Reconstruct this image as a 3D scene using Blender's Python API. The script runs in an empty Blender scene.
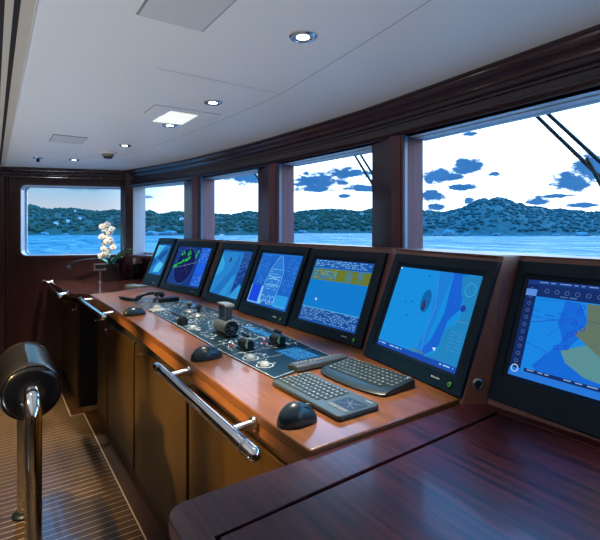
import bpy, bmesh, math, random
from mathutils import Vector, Matrix
random.seed(7)
S = bpy.context.scene
COL = S.collection
PI = math.pi
EYE = 1.45                      # eye height above the floor

# ------------------------------------------------------------------ camera geometry
HY, F, V1 = 229.0, 450.0, -7.0
YAW = math.atan((300 - V1) / F)
sn, cs = math.sin(YAW), math.cos(YAW)
cam_d = bpy.data.cameras.new('camera')
cam = bpy.data.objects.new('camera', cam_d)
COL.objects.link(cam)
cam.location = (0, 0, EYE)
cam.rotation_euler = (PI / 2, 0, -YAW)
cam_d.sensor_fit = 'HORIZONTAL'
cam_d.sensor_width = 36
cam_d.lens = 36 * F / 600
cam_d.shift_y = -(270 - HY) / 600
cam_d.clip_start = 0.02
cam_d.clip_end = 6000
S.camera = cam
S.view_settings.view_transform = 'Standard'
S.view_settings.look = 'None'
S.view_settings.gamma = 1
S.view_settings.exposure = 0
S.view_settings.use_curve_mapping = False


def bearing(px):
    """horizontal direction for a photo column, depth 1 along the lens"""
    r = (px - 300) / F
    return Vector((sn + cs * r, cs - sn * r, 0))


# ------------------------------------------------------------------ materials
def lin(c):
    return tuple(((v / 255) / 12.92 if v / 255 <= 0.04045 else ((v / 255 + 0.055) / 1.055) ** 2.4) for v in c) + (1,)


MATS = {}


def mat(name, color, rough=0.5, metal=0.0, coat=0.0, emit=None, es=1.0, spec=None):
    if name in MATS:
        return MATS[name]
    m = bpy.data.materials.new(name)
    m.use_nodes = True
    b = m.node_tree.nodes['Principled BSDF']
    b.inputs['Base Color'].default_value = tuple(color[:3]) + (1,)
    b.inputs['Roughness'].default_value = rough
    b.inputs['Metallic'].default_value = metal
    b.inputs['Coat Weight'].default_value = coat
    b.inputs['Coat Roughness'].default_value = 0.08
    if spec is not None:
        b.inputs['Specular IOR Level'].default_value = spec
    if emit:
        b.inputs['Emission Color'].default_value = tuple(emit[:3]) + (1,)
        b.inputs['Emission Strength'].default_value = es
    MATS[name] = m
    return m


def grain(m, c1, c2, scale, stretch, detail=4, rough_var=0.0, bump=0.0):
    """stretched noise between two wood tones, in object space"""
    nt = m.node_tree
    b = nt.nodes['Principled BSDF']
    tc = nt.nodes.new('ShaderNodeTexCoord')
    mp = nt.nodes.new('ShaderNodeMapping')
    mp.inputs['Scale'].default_value = stretch
    nz = nt.nodes.new('ShaderNodeTexNoise')
    nz.inputs['Scale'].default_value = scale
    nz.inputs['Detail'].default_value = detail
    nz.inputs['Roughness'].default_value = 0.6
    cr = nt.nodes.new('ShaderNodeValToRGB')
    cr.color_ramp.elements[0].position = 0.32
    cr.color_ramp.elements[1].position = 0.68
    cr.color_ramp.elements[0].color = tuple(c1) + (1,)
    cr.color_ramp.elements[1].color = tuple(c2) + (1,)
    nt.links.new(tc.outputs['Object'], mp.inputs['Vector'])
    nt.links.new(mp.outputs['Vector'], nz.inputs['Vector'])
    nt.links.new(nz.outputs['Fac'], cr.inputs['Fac'])
    nt.links.new(cr.outputs['Color'], b.inputs['Base Color'])
    if bump:
        bp = nt.nodes.new('ShaderNodeBump')
        bp.inputs['Strength'].default_value = bump
        bp.inputs['Distance'].default_value = 0.002
        nt.links.new(nz.outputs['Fac'], bp.inputs['Height'])
        nt.links.new(bp.outputs['Normal'], b.inputs['Normal'])
    return m


M_MAHOG = grain(mat('mahogany_dark', (.1, .02, .015), 0.32, coat=0.3), (.030, .010, .014), (.060, .020, .026), 5, (14, 14, 1.2))
M_MAHOGH = grain(mat('mahogany_header', (.1, .02, .015), 0.26, coat=0.4), (.022, .009, .015), (.042, .016, .023), 4, (10, 1.2, 10))
M_DESK = grain(mat('desk_mahogany', (.08, .018, .016), 0.32, coat=0.12, spec=.4), (.018, .005, .008), (.090, .018, .019), 5.0, (17, 0.8, 17), detail=3)
M_COUNTER = grain(mat('console_veneer', (.3, .11, .05), 0.3, coat=0.35), (.145, .052, .018), (.235, .088, .030), 4, (10, 1.3, 10))
M_PANELW = grain(mat('instrument_veneer', (.3, .1, .05), 0.38, coat=0.15), (.19, .070, .046), (.27, .102, .066), 5, (8, 1.4, 3))
M_DOOR = grain(mat('door_veneer', (.2, .08, .03), 0.3, spec=.6), (.038, .020, .006), (.068, .036, .010), 4, (6, 6, 1.0))
M_FASCIA = grain(mat('fascia_veneer', (.3, .12, .04), 0.3, coat=0.2), (.26, .09, .03), (.36, .14, .05), 4, (10, 1.2, 10))
M_CEIL = mat('ceiling_white', (.82, .83, .84), 0.45)
M_CEILB = mat('ceiling_beige', (.55, .49, .42), 0.5)
M_HATCH = mat('hatch_grey', (.62, .64, .66), 0.55)
M_SEAM = mat('seam_dark', (.26, .27, .29), 0.7)
M_BLACK = mat('black_plastic', (.007, .013, .018), 0.36)
M_BEZEL = mat('bezel_charcoal', (.003, .017, .032), 0.4, spec=.22)
M_BEZEL2 = mat('bezel_inner', (.012, .022, .028), 0.5)
M_PLATE = mat('control_plate', (.005, .025, .038), 0.4, spec=.25)
M_GREYP = mat('grey_plastic', (.12, .135, .135), 0.42)
M_CASTG = mat('grey_cast', (.15, .18, .18), 0.40, metal=0.3)
M_CHROME = mat('chrome', (.82, .82, .84), 0.09, metal=1.0)
M_STEEL = mat('satin_steel', (.6, .62, .64), 0.28, metal=1.0)
M_ALU = mat('window_aluminium', (.62, .66, .72), 0.38, metal=0.35)
M_LEATHER = mat('black_leather', (.014, .013, .015), 0.24, coat=0.3)
M_RUBBER = mat('mouse_black', (.010, .026, .036), 0.3)
M_VOID = mat('shadow_gap', (.004, .004, .005), 0.8)
M_WHITE = mat('white_print', (.55, .62, .66), 0.5)
M_GREENL = mat('green_led', (.02, .3, .03), 0.4, emit=lin((60, 190, 40)), es=0.7)
M_REDL = mat('red_key', (.5, .02, .02), 0.4, emit=(.5, .01, .02), es=0.35)
M_GLOW = mat('lamp_lens', (.9, .9, .9), 0.4, emit=(.85, .95, 1.0), es=14)
M_REFLPATCH = mat('reflected_patch', (.9, .9, .86), 0.5, emit=(.93, .95, .84), es=0.72)  # emissive stand-in for a reflection on the ceiling
M_TIN = mat('chrome_ring', (.7, .72, .75), 0.18, metal=1.0)
M_PETAL = mat('orchid_petal', (.85, .83, .80), 0.5)
nt = M_PETAL.node_tree; tl = nt.nodes.new('ShaderNodeBsdfTranslucent'); tl.inputs['Color'].default_value = (.9, .9, .88, 1); mxp = nt.nodes.new('ShaderNodeMixShader'); mxp.inputs[0].default_value = .45
nt.links.new(nt.nodes['Principled BSDF'].outputs[0], mxp.inputs[1]); nt.links.new(tl.outputs[0], mxp.inputs[2]); nt.links.new(mxp.outputs[0], nt.nodes['Material Output'].inputs['Surface'])
M_PETALC = mat('orchid_lip', (.75, .62, .25), 0.5)
M_LEAF = mat('orchid_leaf', (.07, .26, .09), 0.5)
M_STEM = mat('orchid_stem', (.08, .13, .05), 0.5)
M_POT = mat('pot_black', (.01, .011, .013), 0.2)
M_WIPER = mat('wiper_black', (.015, .02, .025), 0.4)
M_PAPER = mat('pad_green', (.11, .17, .16), 0.6)
M_WALLD = grain(mat('wall_mahogany', (.09, .02, .016), 0.35, coat=0.2), (.022, .006, .006), (.045, .012, .011), 4, (12, 12, .8))
M_BACKW = mat('aft_wall_wood', (.16, .07, .03), 0.5)
M_SENSOR = mat('sensor_tan', (.32, .26, .20), 0.5)

# leather wrinkles
nt = M_LEATHER.node_tree
nz = nt.nodes.new('ShaderNodeTexNoise'); nz.inputs['Scale'].default_value = 16
bp = nt.nodes.new('ShaderNodeBump'); bp.inputs['Strength'].default_value = .25; bp.inputs['Distance'].default_value = .01
tc = nt.nodes.new('ShaderNodeTexCoord'); mp = nt.nodes.new('ShaderNodeMapping'); mp.inputs['Scale'].default_value = (1, .35, 1)
nt.links.new(tc.outputs['Object'], mp.inputs['Vector']); nt.links.new(mp.outputs['Vector'], nz.inputs['Vector'])
nt.links.new(nz.outputs['Fac'], bp.inputs['Height']); nt.links.new(bp.outputs['Normal'], nt.nodes['Principled BSDF'].inputs['Normal'])


def math_node(nt, op, a, b=None, c=None, clamp=False):
    n = nt.nodes.new('ShaderNodeMath'); n.operation = op; n.use_clamp = clamp
    for i, v in enumerate((a, b, c)):
        if v is None: continue
        if isinstance(v, (int, float)): n.inputs[i].default_value = v
        else: nt.links.new(v, n.inputs[i])
    return n.outputs[0]


def mix_col(nt, f, a, b):
    n = nt.nodes.new('ShaderNodeMix'); n.data_type = 'RGBA'
    for s, v in ((n.inputs['Factor'], f), (n.inputs['A'], a), (n.inputs['B'], b)):
        if isinstance(v, (int, float)): s.default_value = v
        elif isinstance(v, tuple): s.default_value = v if len(v) == 4 else v + (1,)
        else: nt.links.new(v, s)
    return n.outputs['Result']


# teak floor: planks running athwart, 50 mm apart, with pale caulk lines
M_FLOOR = mat('teak_deck', (.2, .1, .04), 0.33, coat=0.2)
nt = M_FLOOR.node_tree; b = nt.nodes['Principled BSDF']
tc = nt.nodes.new('ShaderNodeTexCoord'); sp = nt.nodes.new('ShaderNodeSeparateXYZ')
nt.links.new(tc.outputs['Object'], sp.inputs[0])
q = math_node(nt, 'DIVIDE', sp.outputs['Y'], .0475)
fr = math_node(nt, 'FRACT', q)
line = math_node(nt, 'LESS_THAN', fr, .055)
pl = math_node(nt, 'FLOOR', q)
wn = nt.nodes.new('ShaderNodeTexWhiteNoise'); wn.noise_dimensions = '1D'; nt.links.new(pl, wn.inputs['W'])
mp = nt.nodes.new('ShaderNodeMapping'); mp.inputs['Scale'].default_value = (1.6, 14, 1); nt.links.new(tc.outputs['Object'], mp.inputs['Vector'])
nz = nt.nodes.new('ShaderNodeTexNoise'); nz.inputs['Scale'].default_value = 5; nt.links.new(mp.outputs['Vector'], nz.inputs['Vector'])
f1 = math_node(nt, 'MULTIPLY_ADD', wn.outputs['Value'], .45, math_node(nt, 'MULTIPLY', nz.outputs['Fac'], .55))
wood = mix_col(nt, f1, (.040, .019, .005), (.105, .055, .016))
nt.links.new(mix_col(nt, line, wood, (.70, .60, .46)), b.inputs['Base Color'])

# window glass: clear sheet with a faint fresnel reflection
M_GLASS = bpy.data.materials.new('window_glass'); M_GLASS.use_nodes = True
nt = M_GLASS.node_tree; nt.nodes.clear()
o_ = nt.nodes.new('ShaderNodeOutputMaterial'); mx = nt.nodes.new('ShaderNodeMixShader')
tr = nt.nodes.new('ShaderNodeBsdfTransparent'); gl = nt.nodes.new('ShaderNodeBsdfGlossy'); gl.inputs['Roughness'].default_value = .02
tr.inputs['Color'].default_value = (.95, .98, 1, 1)
fz = nt.nodes.new('ShaderNodeLayerWeight'); fz.inputs['Blend'].default_value = .5
fzp = nt.nodes.new('ShaderNodeMath'); fzp.operation = 'POWER'; fzp.inputs[1].default_value = 5; nt.links.new(fz.outputs['Facing'], fzp.inputs[0])
fzm = nt.nodes.new('ShaderNodeMath'); fzm.operation = 'MULTIPLY_ADD'; fzm.inputs[1].default_value = .9; fzm.inputs[2].default_value = .02; nt.links.new(fzp.outputs[0], fzm.inputs[0])
nt.links.new(fzm.outputs[0], mx.inputs[0]); nt.links.new(tr.outputs[0], mx.inputs[1]); nt.links.new(gl.outputs[0], mx.inputs[2])
nt.links.new(mx.outputs[0], o_.inputs['Surface'])

# ------------------------------------------------------------------ mesh builder


class MB:
    def __init__(self, mats):
        self.bm = bmesh.new()
        self.mats = mats if isinstance(mats, (list, tuple)) else [mats]
        self.mi = 0

    def use(self, m):
        if m not in self.mats: self.mats = list(self.mats) + [m]
        self.mi = list(self.mats).index(m)
        return self

    def face(self, pts):
        f = self.bm.faces.new([self.bm.verts.new(p) for p in pts]); f.material_index = self.mi
        return f

    def box(self, a, b, mtx=None):
        x0, y0, z0 = a; x1, y1, z1 = b
        P = [Vector(p) for p in ((x0, y0, z0), (x1, y0, z0), (x1, y1, z0), (x0, y1, z0), (x0, y0, z1), (x1, y0, z1), (x1, y1, z1), (x0, y1, z1))]
        if mtx: P = [mtx @ p for p in P]
        v = [self.bm.verts.new(p) for p in P]
        for f in ((0, 3, 2, 1), (4, 5, 6, 7), (0, 1, 5, 4), (1, 2, 6, 5), (2, 3, 7, 6), (3, 0, 4, 7)):
            self.bm.faces.new([v[i] for i in f]).material_index = self.mi
        return self

    def loft(self, rings, closed=True, cap=True):
        """rings of equal length joined into a skin"""
        R = [[self.bm.verts.new(p) for p in r] for r in rings]
        n = len(R[0])
        for a, b in zip(R, R[1:]):
            for i in range(n if closed else n - 1):
                j = (i + 1) % n
                try: self.bm.faces.new((a[i], a[j], b[j], b[i])).material_index = self.mi
                except ValueError: pass
        if cap and closed:
            for r in (R[0][::-1], R[-1]):
                try: self.bm.faces.new(r).material_index = self.mi
                except ValueError: pass
        return self

    def prism(self, poly, z0, z1, mtx=None):
        a = [Vector((x, y, z0)) for x, y in poly]; c = [Vector((x, y, z1)) for x, y in poly]
        if mtx: a = [mtx @ p for p in a]; c = [mtx @ p for p in c]
        return self.loft([a, c])

    def lathe(self, prof, n=20, mtx=None, cap=True):
        rings = []
        for r, z in prof:
            ring = [Vector((max(r, 1e-5) * math.cos(2 * PI * i / n), max(r, 1e-5) * math.sin(2 * PI * i / n), z)) for i in range(n)]
            rings.append([mtx @ p for p in ring] if mtx else ring)
        return self.loft(rings, cap=cap)

    def tube(self, path, r, n=10, cap=True, flat=None):
        path = [Vector(p) for p in path]
        rad = r if isinstance(r, (list, tuple)) else [r] * len(path)
        rings = []; prev = None
        for i, p in enumerate(path):
            t = (path[min(i + 1, len(path) - 1)] - path[max(i - 1, 0)]).normalized()
            if prev is None:
                up = Vector((0, 0, 1)) if abs(t.z) < .9 else Vector((1, 0, 0))
                a = t.cross(up).normalized()
            else:
                a = (prev - t * prev.dot(t)).normalized()
            prev = a; c = t.cross(a)
            k = flat or 1
            rings.append([p + a * math.cos(2 * PI * j / n) * rad[i] + c * math.sin(2 * PI * j / n) * rad[i] * k for j in range(n)])
        return self.loft(rings, cap=cap)

    def plate_hole(self, outer, inner, z0, z1, mtx):
        """slab with a hole: outer/inner are 2D loops of any length"""
        for z, flip in ((z0, 1), (z1, 0)):
            vo = [self.bm.verts.new(mtx @ Vector((x, y, z))) for x, y in outer]
            vi = [self.bm.verts.new(mtx @ Vector((x, y, z))) for x, y in inner]
            es = [self.bm.edges.new((l[i], l[(i + 1) % len(l)])) for l in (vo, vi) for i in range(len(l))]
            g = bmesh.ops.triangle_fill(self.bm, edges=es, use_beauty=True)
            for f in g['geom']:
                if isinstance(f, bmesh.types.BMFace): f.material_index = self.mi
            if z == z0: A = (vo, vi)
            else: B = (vo, vi)
        for la, lb in zip(A, B):
            for i in range(len(la)):
                j = (i + 1) % len(la)
                self.bm.faces.new((la[i], la[j], lb[j], lb[i])).material_index = self.mi
        return self

    def build(self, name, parent=None, loc=None, smooth=True, bevel=0, seg=2, kind=None, angle=35, raw=False, label=None):
        bmesh.ops.recalc_face_normals(self.bm, faces=self.bm.faces[:])
        me = bpy.data.meshes.new(name)
        if parent is not None and not raw:
            self.bm.transform(WM(parent).inverted())
        elif loc is not None:
            self.bm.transform(Matrix.Translation(-Vector(loc)))
        self.bm.to_mesh(me); self.bm.free()
        for m in self.mats: me.materials.append(m)
        if smooth:
            for p in me.polygons: p.use_smooth = True
            me.set_sharp_from_angle(angle=math.radians(angle))
        o = bpy.data.objects.new(name, me); COL.objects.link(o)
        if parent is not None: o.parent = parent
        elif loc is not None: o.location = loc
        if bevel:
            md = o.modifiers.new('bevel', 'BEVEL'); md.width = bevel; md.segments = seg; md.limit_method = 'ANGLE'; md.angle_limit = math.radians(40)
        if kind: o['kind'] = kind
        if label: o['label'] = label
        return o


def WM(o):
    m = o.matrix_basis.copy()
    while o.parent is not None:
        o = o.parent; m = o.matrix_basis @ m
    return m


def tag(o, label, cat, group=None):
    o['label'] = label; o['category'] = cat
    if group: o['group'] = group
    return o


def thing(name, label, cat, loc=(0, 0, 0), rz=0, group=None):
    o = bpy.data.objects.new(name, None); COL.objects.link(o)
    o.location = loc; o.rotation_euler = (0, 0, rz); o.empty_display_size = .05
    return tag(o, label, cat, group)


def dup(root, loc, rz=0, label=None):
    r = root.copy(); COL.objects.link(r); r.location = loc; r.rotation_euler = (0, 0, rz)
    if label: r['label'] = label
    for ch in list(root.children):
        c = ch.copy(); COL.objects.link(c); c.parent = r
        for g in ch.children:
            d = g.copy(); COL.objects.link(d); d.parent = c
    return r


def rrect(w, h, r, n=6, cx=0, cy=0):
    pts = []
    for qx, qy, a0 in ((1, 1, 0), (-1, 1, 90), (-1, -1, 180), (1, -1, 270)):
        for i in range(n + 1):
            a = math.radians(a0 + 90 * i / n)
            pts.append((cx + qx * (w / 2 - r) + r * math.cos(a), cy + qy * (h / 2 - r) + r * math.sin(a)))
    return pts


def struct(mb, name, **k):
    return mb.build(name, kind='structure', **k)


def Z(dz):
    return EYE + dz


# ------------------------------------------------------------------ the wheelhouse shell
ZC = Z(.595)                     # ceiling
ZH = Z(.426)                     # window head
ZS = Z(-.256)                    # window sill
ZT = Z(-.5)                      # console top
WX0, WY0 = -1.9, -1.9            # aft and near limits
# glass line along the front, from behind the camera round to the far corner
G = [(1.30, -1.95), (1.52, -.80), (1.635, .30), (1.656, .669), (1.70, 1.447), (1.721, 1.82), (1.681, 2.536), (1.65, 2.981), (1.587, 3.652), (1.504, 4.166), (1.285, 4.72)]


def line_at_y(P, y):
    for (x0, y0), (x1, y1) in zip(P, P[1:]):
        if y0 <= y <= y1: return x0 + (x1 - x0) * (y - y0) / (y1 - y0)
    return P[0][0] if y < P[0][1] else P[-1][0]


def spline(P, n):
    out = []
    for i in range(len(P) - 1):
        p0, p1, p2, p3 = P[max(i - 1, 0)], P[i], P[i + 1], P[min(i + 2, len(P) - 1)]
        for k in range(n):
            t = k / n
            out.append(tuple(.5 * (2 * p1[j] + (p2[j] - p0[j]) * t + (2 * p0[j] - 5 * p1[j] + 4 * p2[j] - p3[j]) * t * t + (3 * p1[j] - p0[j] - 3 * p2[j] + p3[j]) * t ** 3) for j in (0, 1)))
    out.append(P[-1]); return out


# smooth header line (inner face of the window head), about 17 cm inboard of the glass
Hc = [(1.13, -1.95), (1.35, -.80), (1.465, .30), (1.487, .669), (1.535, 1.45), (1.543, 1.83), (1.515, 2.54), (1.478, 2.99), (1.405, 3.62), (1.30, 4.15), (1.115, 4.82)]
H = spline(Hc, 5)


def sweep(mb, line, prof):
    """prof = [(o, z)], o = metres inboard (towards -X) of the line"""
    rings = []
    for i, p in enumerate(line):
        a = Vector(line[max(i - 1, 0)]); b_ = Vector(line[min(i + 1, len(line) - 1)])
        t = (b_ - a).normalized(); nrm = Vector((-t.y, t.x))
        rings.append([(p[0] + nrm.x * o, p[1] + nrm.y * o, z) for o, z in prof])
    return mb.loft(rings)


def far_y(x):                    # the far wall leans away: the hull narrows towards the bow
    return 5.205 - .35 * x


FU = Vector((1, -.35, 0)).normalized()     # along the far wall, towards the bow
FN = Vector((-FU.y, FU.x, 0))              # outboard normal (+Y side)
FW = Matrix(((FU.x, 0, FN.x, 0), (FU.y, 0, FN.y, 5.205), (0, 1, 0, 0), (0, 0, 0, 1)))   # (s, z, depth) -> world

room = [(WX0, WY0), (1.35, WY0), (1.53, -.8), (1.66, .3), (1.73, 1.447), (1.75, 1.82), (1.71, 2.536), (1.61, 3.65), (1.53, 4.166), (1.32, 4.76), (WX0, far_y(WX0))]
# floor, with the plain border boards along the console
mb = MB(M_FLOOR); mb.prism(room, -.05, 0); floor = struct(mb, 'floor')
M_BORDER = grain(mat('teak_border', (.12, .05, .02), .35, coat=.2), (.045, .018, .007), (.08, .034, .013), 5, (8, 1.4, 1))
M_CAULK = mat('caulk_line', (.55, .44, .3), .6)
mb = MB([M_BORDER, M_CAULK]); mb.box((.592, -.6, 0), (.68, 3.88, .003)); mb.box((.50, 3.88, 0), (.60, 5.03, .003)); mb.box((.592, 3.86, 0), (.80, 3.89, .003))
mb.use(M_CAULK); mb.box((.586, -.6, 0), (.592, 3.88, .0034)); mb.box((.494, 3.88, 0), (.50, 5.03, .0034)); mb.box((.494, 3.874, 0), (.592, 3.88, .0034))
struct(mb, 'trim_1')
# ceiling
mb = MB(M_CEIL); mb.prism([(x + (0.02 if x > 0 else 0), y) for x, y in room], ZC, ZC + .05); ceil_o = struct(mb, 'ceiling')


def seam(pts, w=.0028, m=M_SEAM):
    mb = MB(m)
    for p, q_ in zip(pts, pts[1:]):
        p, q_ = Vector(p), Vector(q_); t = (q_ - p).normalized(); n_ = Vector((-t.y, t.x)) * w / 2
        mb.face([(v.x, v.y, ZC - .0008) for v in (p + n_, q_ + n_, q_ - n_, p - n_)])
    o = mb.build('seam', parent=ceil_o, smooth=False)
    return o


sl = spline([(.80, 4.10), (.93, 3.45), (1.0, 2.76), (1.035, 2.175), (1.045, 1.72), (1.0, 1.25), (.957, .90), (.90, .55), (.80, 0)], 4)
seam(sl)
seam([(.50, 1.671), (1.04, 1.684)], .0026)
seam([(.10, 4.02), (.80, 4.02)], .003)
# slotted strip along the aft edge of the ceiling panels
mb = MB([M_CEILB, M_VOID, M_CEIL])
mb.box((.0600, WY0, ZC - .006), (.0930, 5.05, ZC)); mb.use(M_CEIL); mb.box((.0930, WY0, ZC - .007), (.0955, 5.05, ZC))
mb.use(M_VOID); mb.box((.0450, WY0, ZC - .002), (.0600, 5.05, ZC)); mb.use(M_CEILB); mb.box((.0257, WY0, ZC - .006), (.0450, 5.05, ZC))
mb.use(M_VOID); mb.box((-.02, WY0, ZC - .002), (.0257, 5.05, ZC)); mb.use(M_CEILB); mb.box((-.10, WY0, ZC - .006), (-.02, 5.05, ZC))
struct(mb, 'trim_2')

# far wall with its rounded window
s0 = .235; s1 = 1.20
wr = [(x, y) for x, y in rrect(s1 - s0, .692, .055, 6, (s0 + s1) / 2, Z(.0835))]
mb = MB(M_WALLD); mb.plate_hole([(WX0 / FU.x - .05, -.02), (1.30, -.02), (1.30, ZC + .03), (WX0 / FU.x - .05, ZC + .03)], wr, 0, .13, FW); struct(mb, 'wall_far', smooth=False)
# rim and metal reveal of the far window
mb = MB(M_MAHOG)
c0, c1 = (s0 + s1) / 2, Z(.0835)
mb.plate_hole(rrect(s1 - s0 + .05, .742, .078, 6, c0, c1), rrect(s1 - s0, .692, .055, 6, c0, c1), -.012, .005, FW)
win = struct(mb, 'window_1', smooth=False)
mb = MB(M_ALU); mb.plate_hole(rrect(s1 - s0, .692, .055, 8, c0, c1), rrect(s1 - s0 - .012, .680, .049, 8, c0, c1), -.008, .14, FW)
mb.plate_hole(rrect(s1 - s0 - .012, .680, .049, 8, c0, c1), rrect(s1 - s0 - .040, .660, .039, 8, c0, c1), .115, .14, FW)
mb.build('frame', parent=win, smooth=False)
mb = MB(M_GLASS); mb.face([FW @ Vector((x, y, .13)) for x, y in rrect(s1 - s0 - .01, .682, .05, 6, c0, c1)]); mb.build('pane', parent=win, smooth=False)
# far wall mouldings
mb = MB(M_MAHOGH)
for z0_, z1_, d in ((ZC - .035, ZC, .05), (ZC - .075, ZC - .035, .025), (ZC - .095, ZC - .075, .035)):
    mb.box((WX0 / FU.x, z0_, -d), (1.25, z1_, 0.01), FW)
struct(mb, 'trim_3', smooth=False, bevel=.006)
mb = MB(M_MAHOG)
for a, bb, d in ((-.34, -.05, .012), (.035, .105, .02), (.12, .13, .016)):
    mb.box((a, 0, -d), (bb, ZC - .09, .01), FW)
struct(mb, 'trim_4', smooth=False, bevel=.004)
# post in the far corner
mb = MB(M_MAHOG); mb.prism([(1.07, 4.815), (1.105, 4.74), (1.165, 4.70), (1.215, 4.745), (1.20, 4.83)], 0, ZC); struct(mb, 'wall_corner', smooth=False, bevel=.004)
mb = MB(M_ALU); mb.prism([(1.166, 4.698), (1.17, 4.695), (1.29, 4.705), (1.29, 4.73), (1.216, 4.745)], ZS - .1, ZH); struct(mb, 'trim_5', smooth=False)

# front wall below the windows, header above them
mb = MB(M_MAHOG); sweep(mb, G + [(1.19, 4.86)], [(.03, 0), (-.04, 0), (-.04, ZS), (.03, ZS)]); struct(mb, 'wall_front', smooth=False)
mb = MB(M_MAHOG); sweep(mb, G[7:], [(.17, ZS - .03), (.17, ZS), (-.03, ZS), (-.03, ZS - .03)]); struct(mb, 'trim_6', smooth=False, bevel=.006)
M_SOFFIT = mat('soffit_paint', (.66, .68, .72), .3)
mb = MB(M_MAHOGH)
prof = [(.022, ZC + .01), (.030, ZC - .004), (.030, ZC - .012), (.020, ZC - .026), (.008, ZC - .036), (.010, ZC - .042), (-.004, ZC - .052), (-.012, ZC - .066), (-.014, ZC - .082), (-.008, ZC - .094), (.003, ZC - .102), (.006, ZC - .104), (.006, ZC - .112), (-.003, ZC - .115), (-.003, ZC - .140), (.004, ZC - .143), (.004, ZH + .004), (0, ZH), (-.05, ZH), (-.05, ZC + .01)]
sweep(mb, H, prof); struct(mb, 'trim_7', angle=50)
mb = MB([M_SOFFIT, M_VOID])
# window head: two pale boards with a dark curtain track between
rings_in = []
GL = spline(G, 5)
for i, (p, h) in enumerate(zip(GL, H)):
    rings_in.append((Vector(p), Vector(h)))
def head_strip(f0, f1, z, m):
    mb.use(m)
    mb.loft([[tuple(h.lerp(p, f0)) + (z,), tuple(h.lerp(p, f1)) + (z,), tuple(h.lerp(p, f1)) + (z + .03,), tuple(h.lerp(p, f0)) + (z + .03,)] for p, h in rings_in])
head_strip(.02, .52, ZH, M_SOFFIT); head_strip(.52, .60, ZH + .006, M_VOID); head_strip(.60, 1.06, ZH - .002, M_SOFFIT)
struct(mb, 'trim_8', smooth=False)
mb = MB(M_MAHOG); sweep(mb, G + [(1.19, 4.86)], [(.05, ZH + .03), (-.05, ZH + .03), (-.05, ZC + .03), (.05, ZC + .03)]); struct(mb, 'wall_header', smooth=False)

# window panes between the posts, each a facet of the front
wins = [(0, 1), (1, 2), (2, 4), (5, 6), (7, 8), (9, 10)]
PW = []
for k, (a, bb) in enumerate(wins):
    P = G[a:bb + 1]
    mb = MB(M_ALU)
    for z0_, z1_ in ((ZS, ZS + .02), (ZH - .004, ZH + .01)):
        for p, q_ in zip(P, P[1:]):
            t = (Vector(q_) - Vector(p)).normalized(); n_ = Vector((-t.y, t.x))
            mb.prism([tuple(Vector(v) + n_ * o) for v, o in ((p, .012), (q_, .012), (q_, -.02), (p, -.02))], z0_, z1_)
    w = struct(mb, 'window_%d' % (k + 2), smooth=False)
    mb = MB(M_GLASS)
    mb.loft([[(x, y, ZS), (x, y, ZH + .004)] for x, y in P], closed=False)
    mb.build('pane', parent=w, smooth=False)
# posts: chamfered veneer, a groove and the near reveal
M_POSTL = grain(mat('post_veneer', (.25, .12, .1), .5, spec=.25), (.13, .06, .075), (.18, .085, .10), 4, (9, 9, 1))
M_REVEAL = grain(mat('reveal_veneer', (.2, .1, .1), .6, spec=.15), (.13, .055, .065), (.18, .08, .09), 4, (9, 9, 1))
M_GROOVE = mat('groove_blue', (.06, .20, .36), .3)


def ray_x(px, X):
    d = bearing(px); return (X, X * d.y / d.x)


def post(name, pxs, gi0, gi1):
    """pxs: photo columns of silhouette, fold, groove, reveal start, reveal end; gi0 = near glass end, gi1 = far glass end"""
    gn, gf = Vector(G[gi0]), Vector(G[gi1])
    hx = line_at_y(Hc, gn.y) - .002
    c_ = Vector(ray_x(pxs[2], hx)); d_ = Vector(ray_x(pxs[3], hx + .002)); b2 = Vector(ray_x(pxs[1], hx)); a2 = Vector(ray_x(pxs[0], hx + .035))
    mb = MB(M_MAHOG)
    back = [(gf.x + .02, gf.y), (gn.x + .02, gn.y + .02)]
    mb.prism([tuple(a2), tuple(b2), tuple(b2 + Vector((.02, 0))), (gn.x - .02, b2.y), (gn.x + .02, gn.y + .03), (gf.x + .02, gf.y), (gf.x, gf.y)], 0, ZH + .01)
    o = struct(mb, name, smooth=False)
    mb = MB(M_POSTL); mb.prism([tuple(b2), tuple(c_), tuple(c_ + Vector((.02, .0))), tuple(b2 + Vector((.02, 0)))], 0, ZH + .01)
    mb.build('face_board', parent=o, smooth=False)
    mb = MB(M_GROOVE); mb.prism([tuple(c_ + Vector((.010, .004))), tuple(d_ + Vector((.010, -.001))), tuple(d_ + Vector((.03, 0))), tuple(c_ + Vector((.03, 0.01)))], 0, ZH + .01)
    mb.build('groove', parent=o, smooth=False)
    mb = MB(M_REVEAL); mb.prism([tuple(d_), (gn.x, gn.y), (gn.x + .02, gn.y + .035), tuple(d_ + Vector((.003, .022)))], 0, ZH + .01)
    mb.build('reveal_board', parent=o, smooth=False)
    return o


post('wall_post_1', (372, 391, 400, 403, 423), 4, 5)
post('wall_post_2', (258, 268.5, 275.8, 277.8, 294), 6, 7)
post('wall_post_3', (184, 192, 198, 199.6, 214), 8, 9)
# walls behind the camera
mb = MB(M_BACKW); mb.box((WX0 - .06, WY0, 0), (WX0, far_y(WX0) + .1, ZC)); struct(mb, 'wall_aft', smooth=False)
mb = MB(M_BACKW); mb.box((WX0, WY0 - .06, 0), (1.40, WY0, ZC)); struct(mb, 'wall_near', smooth=False)

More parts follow.
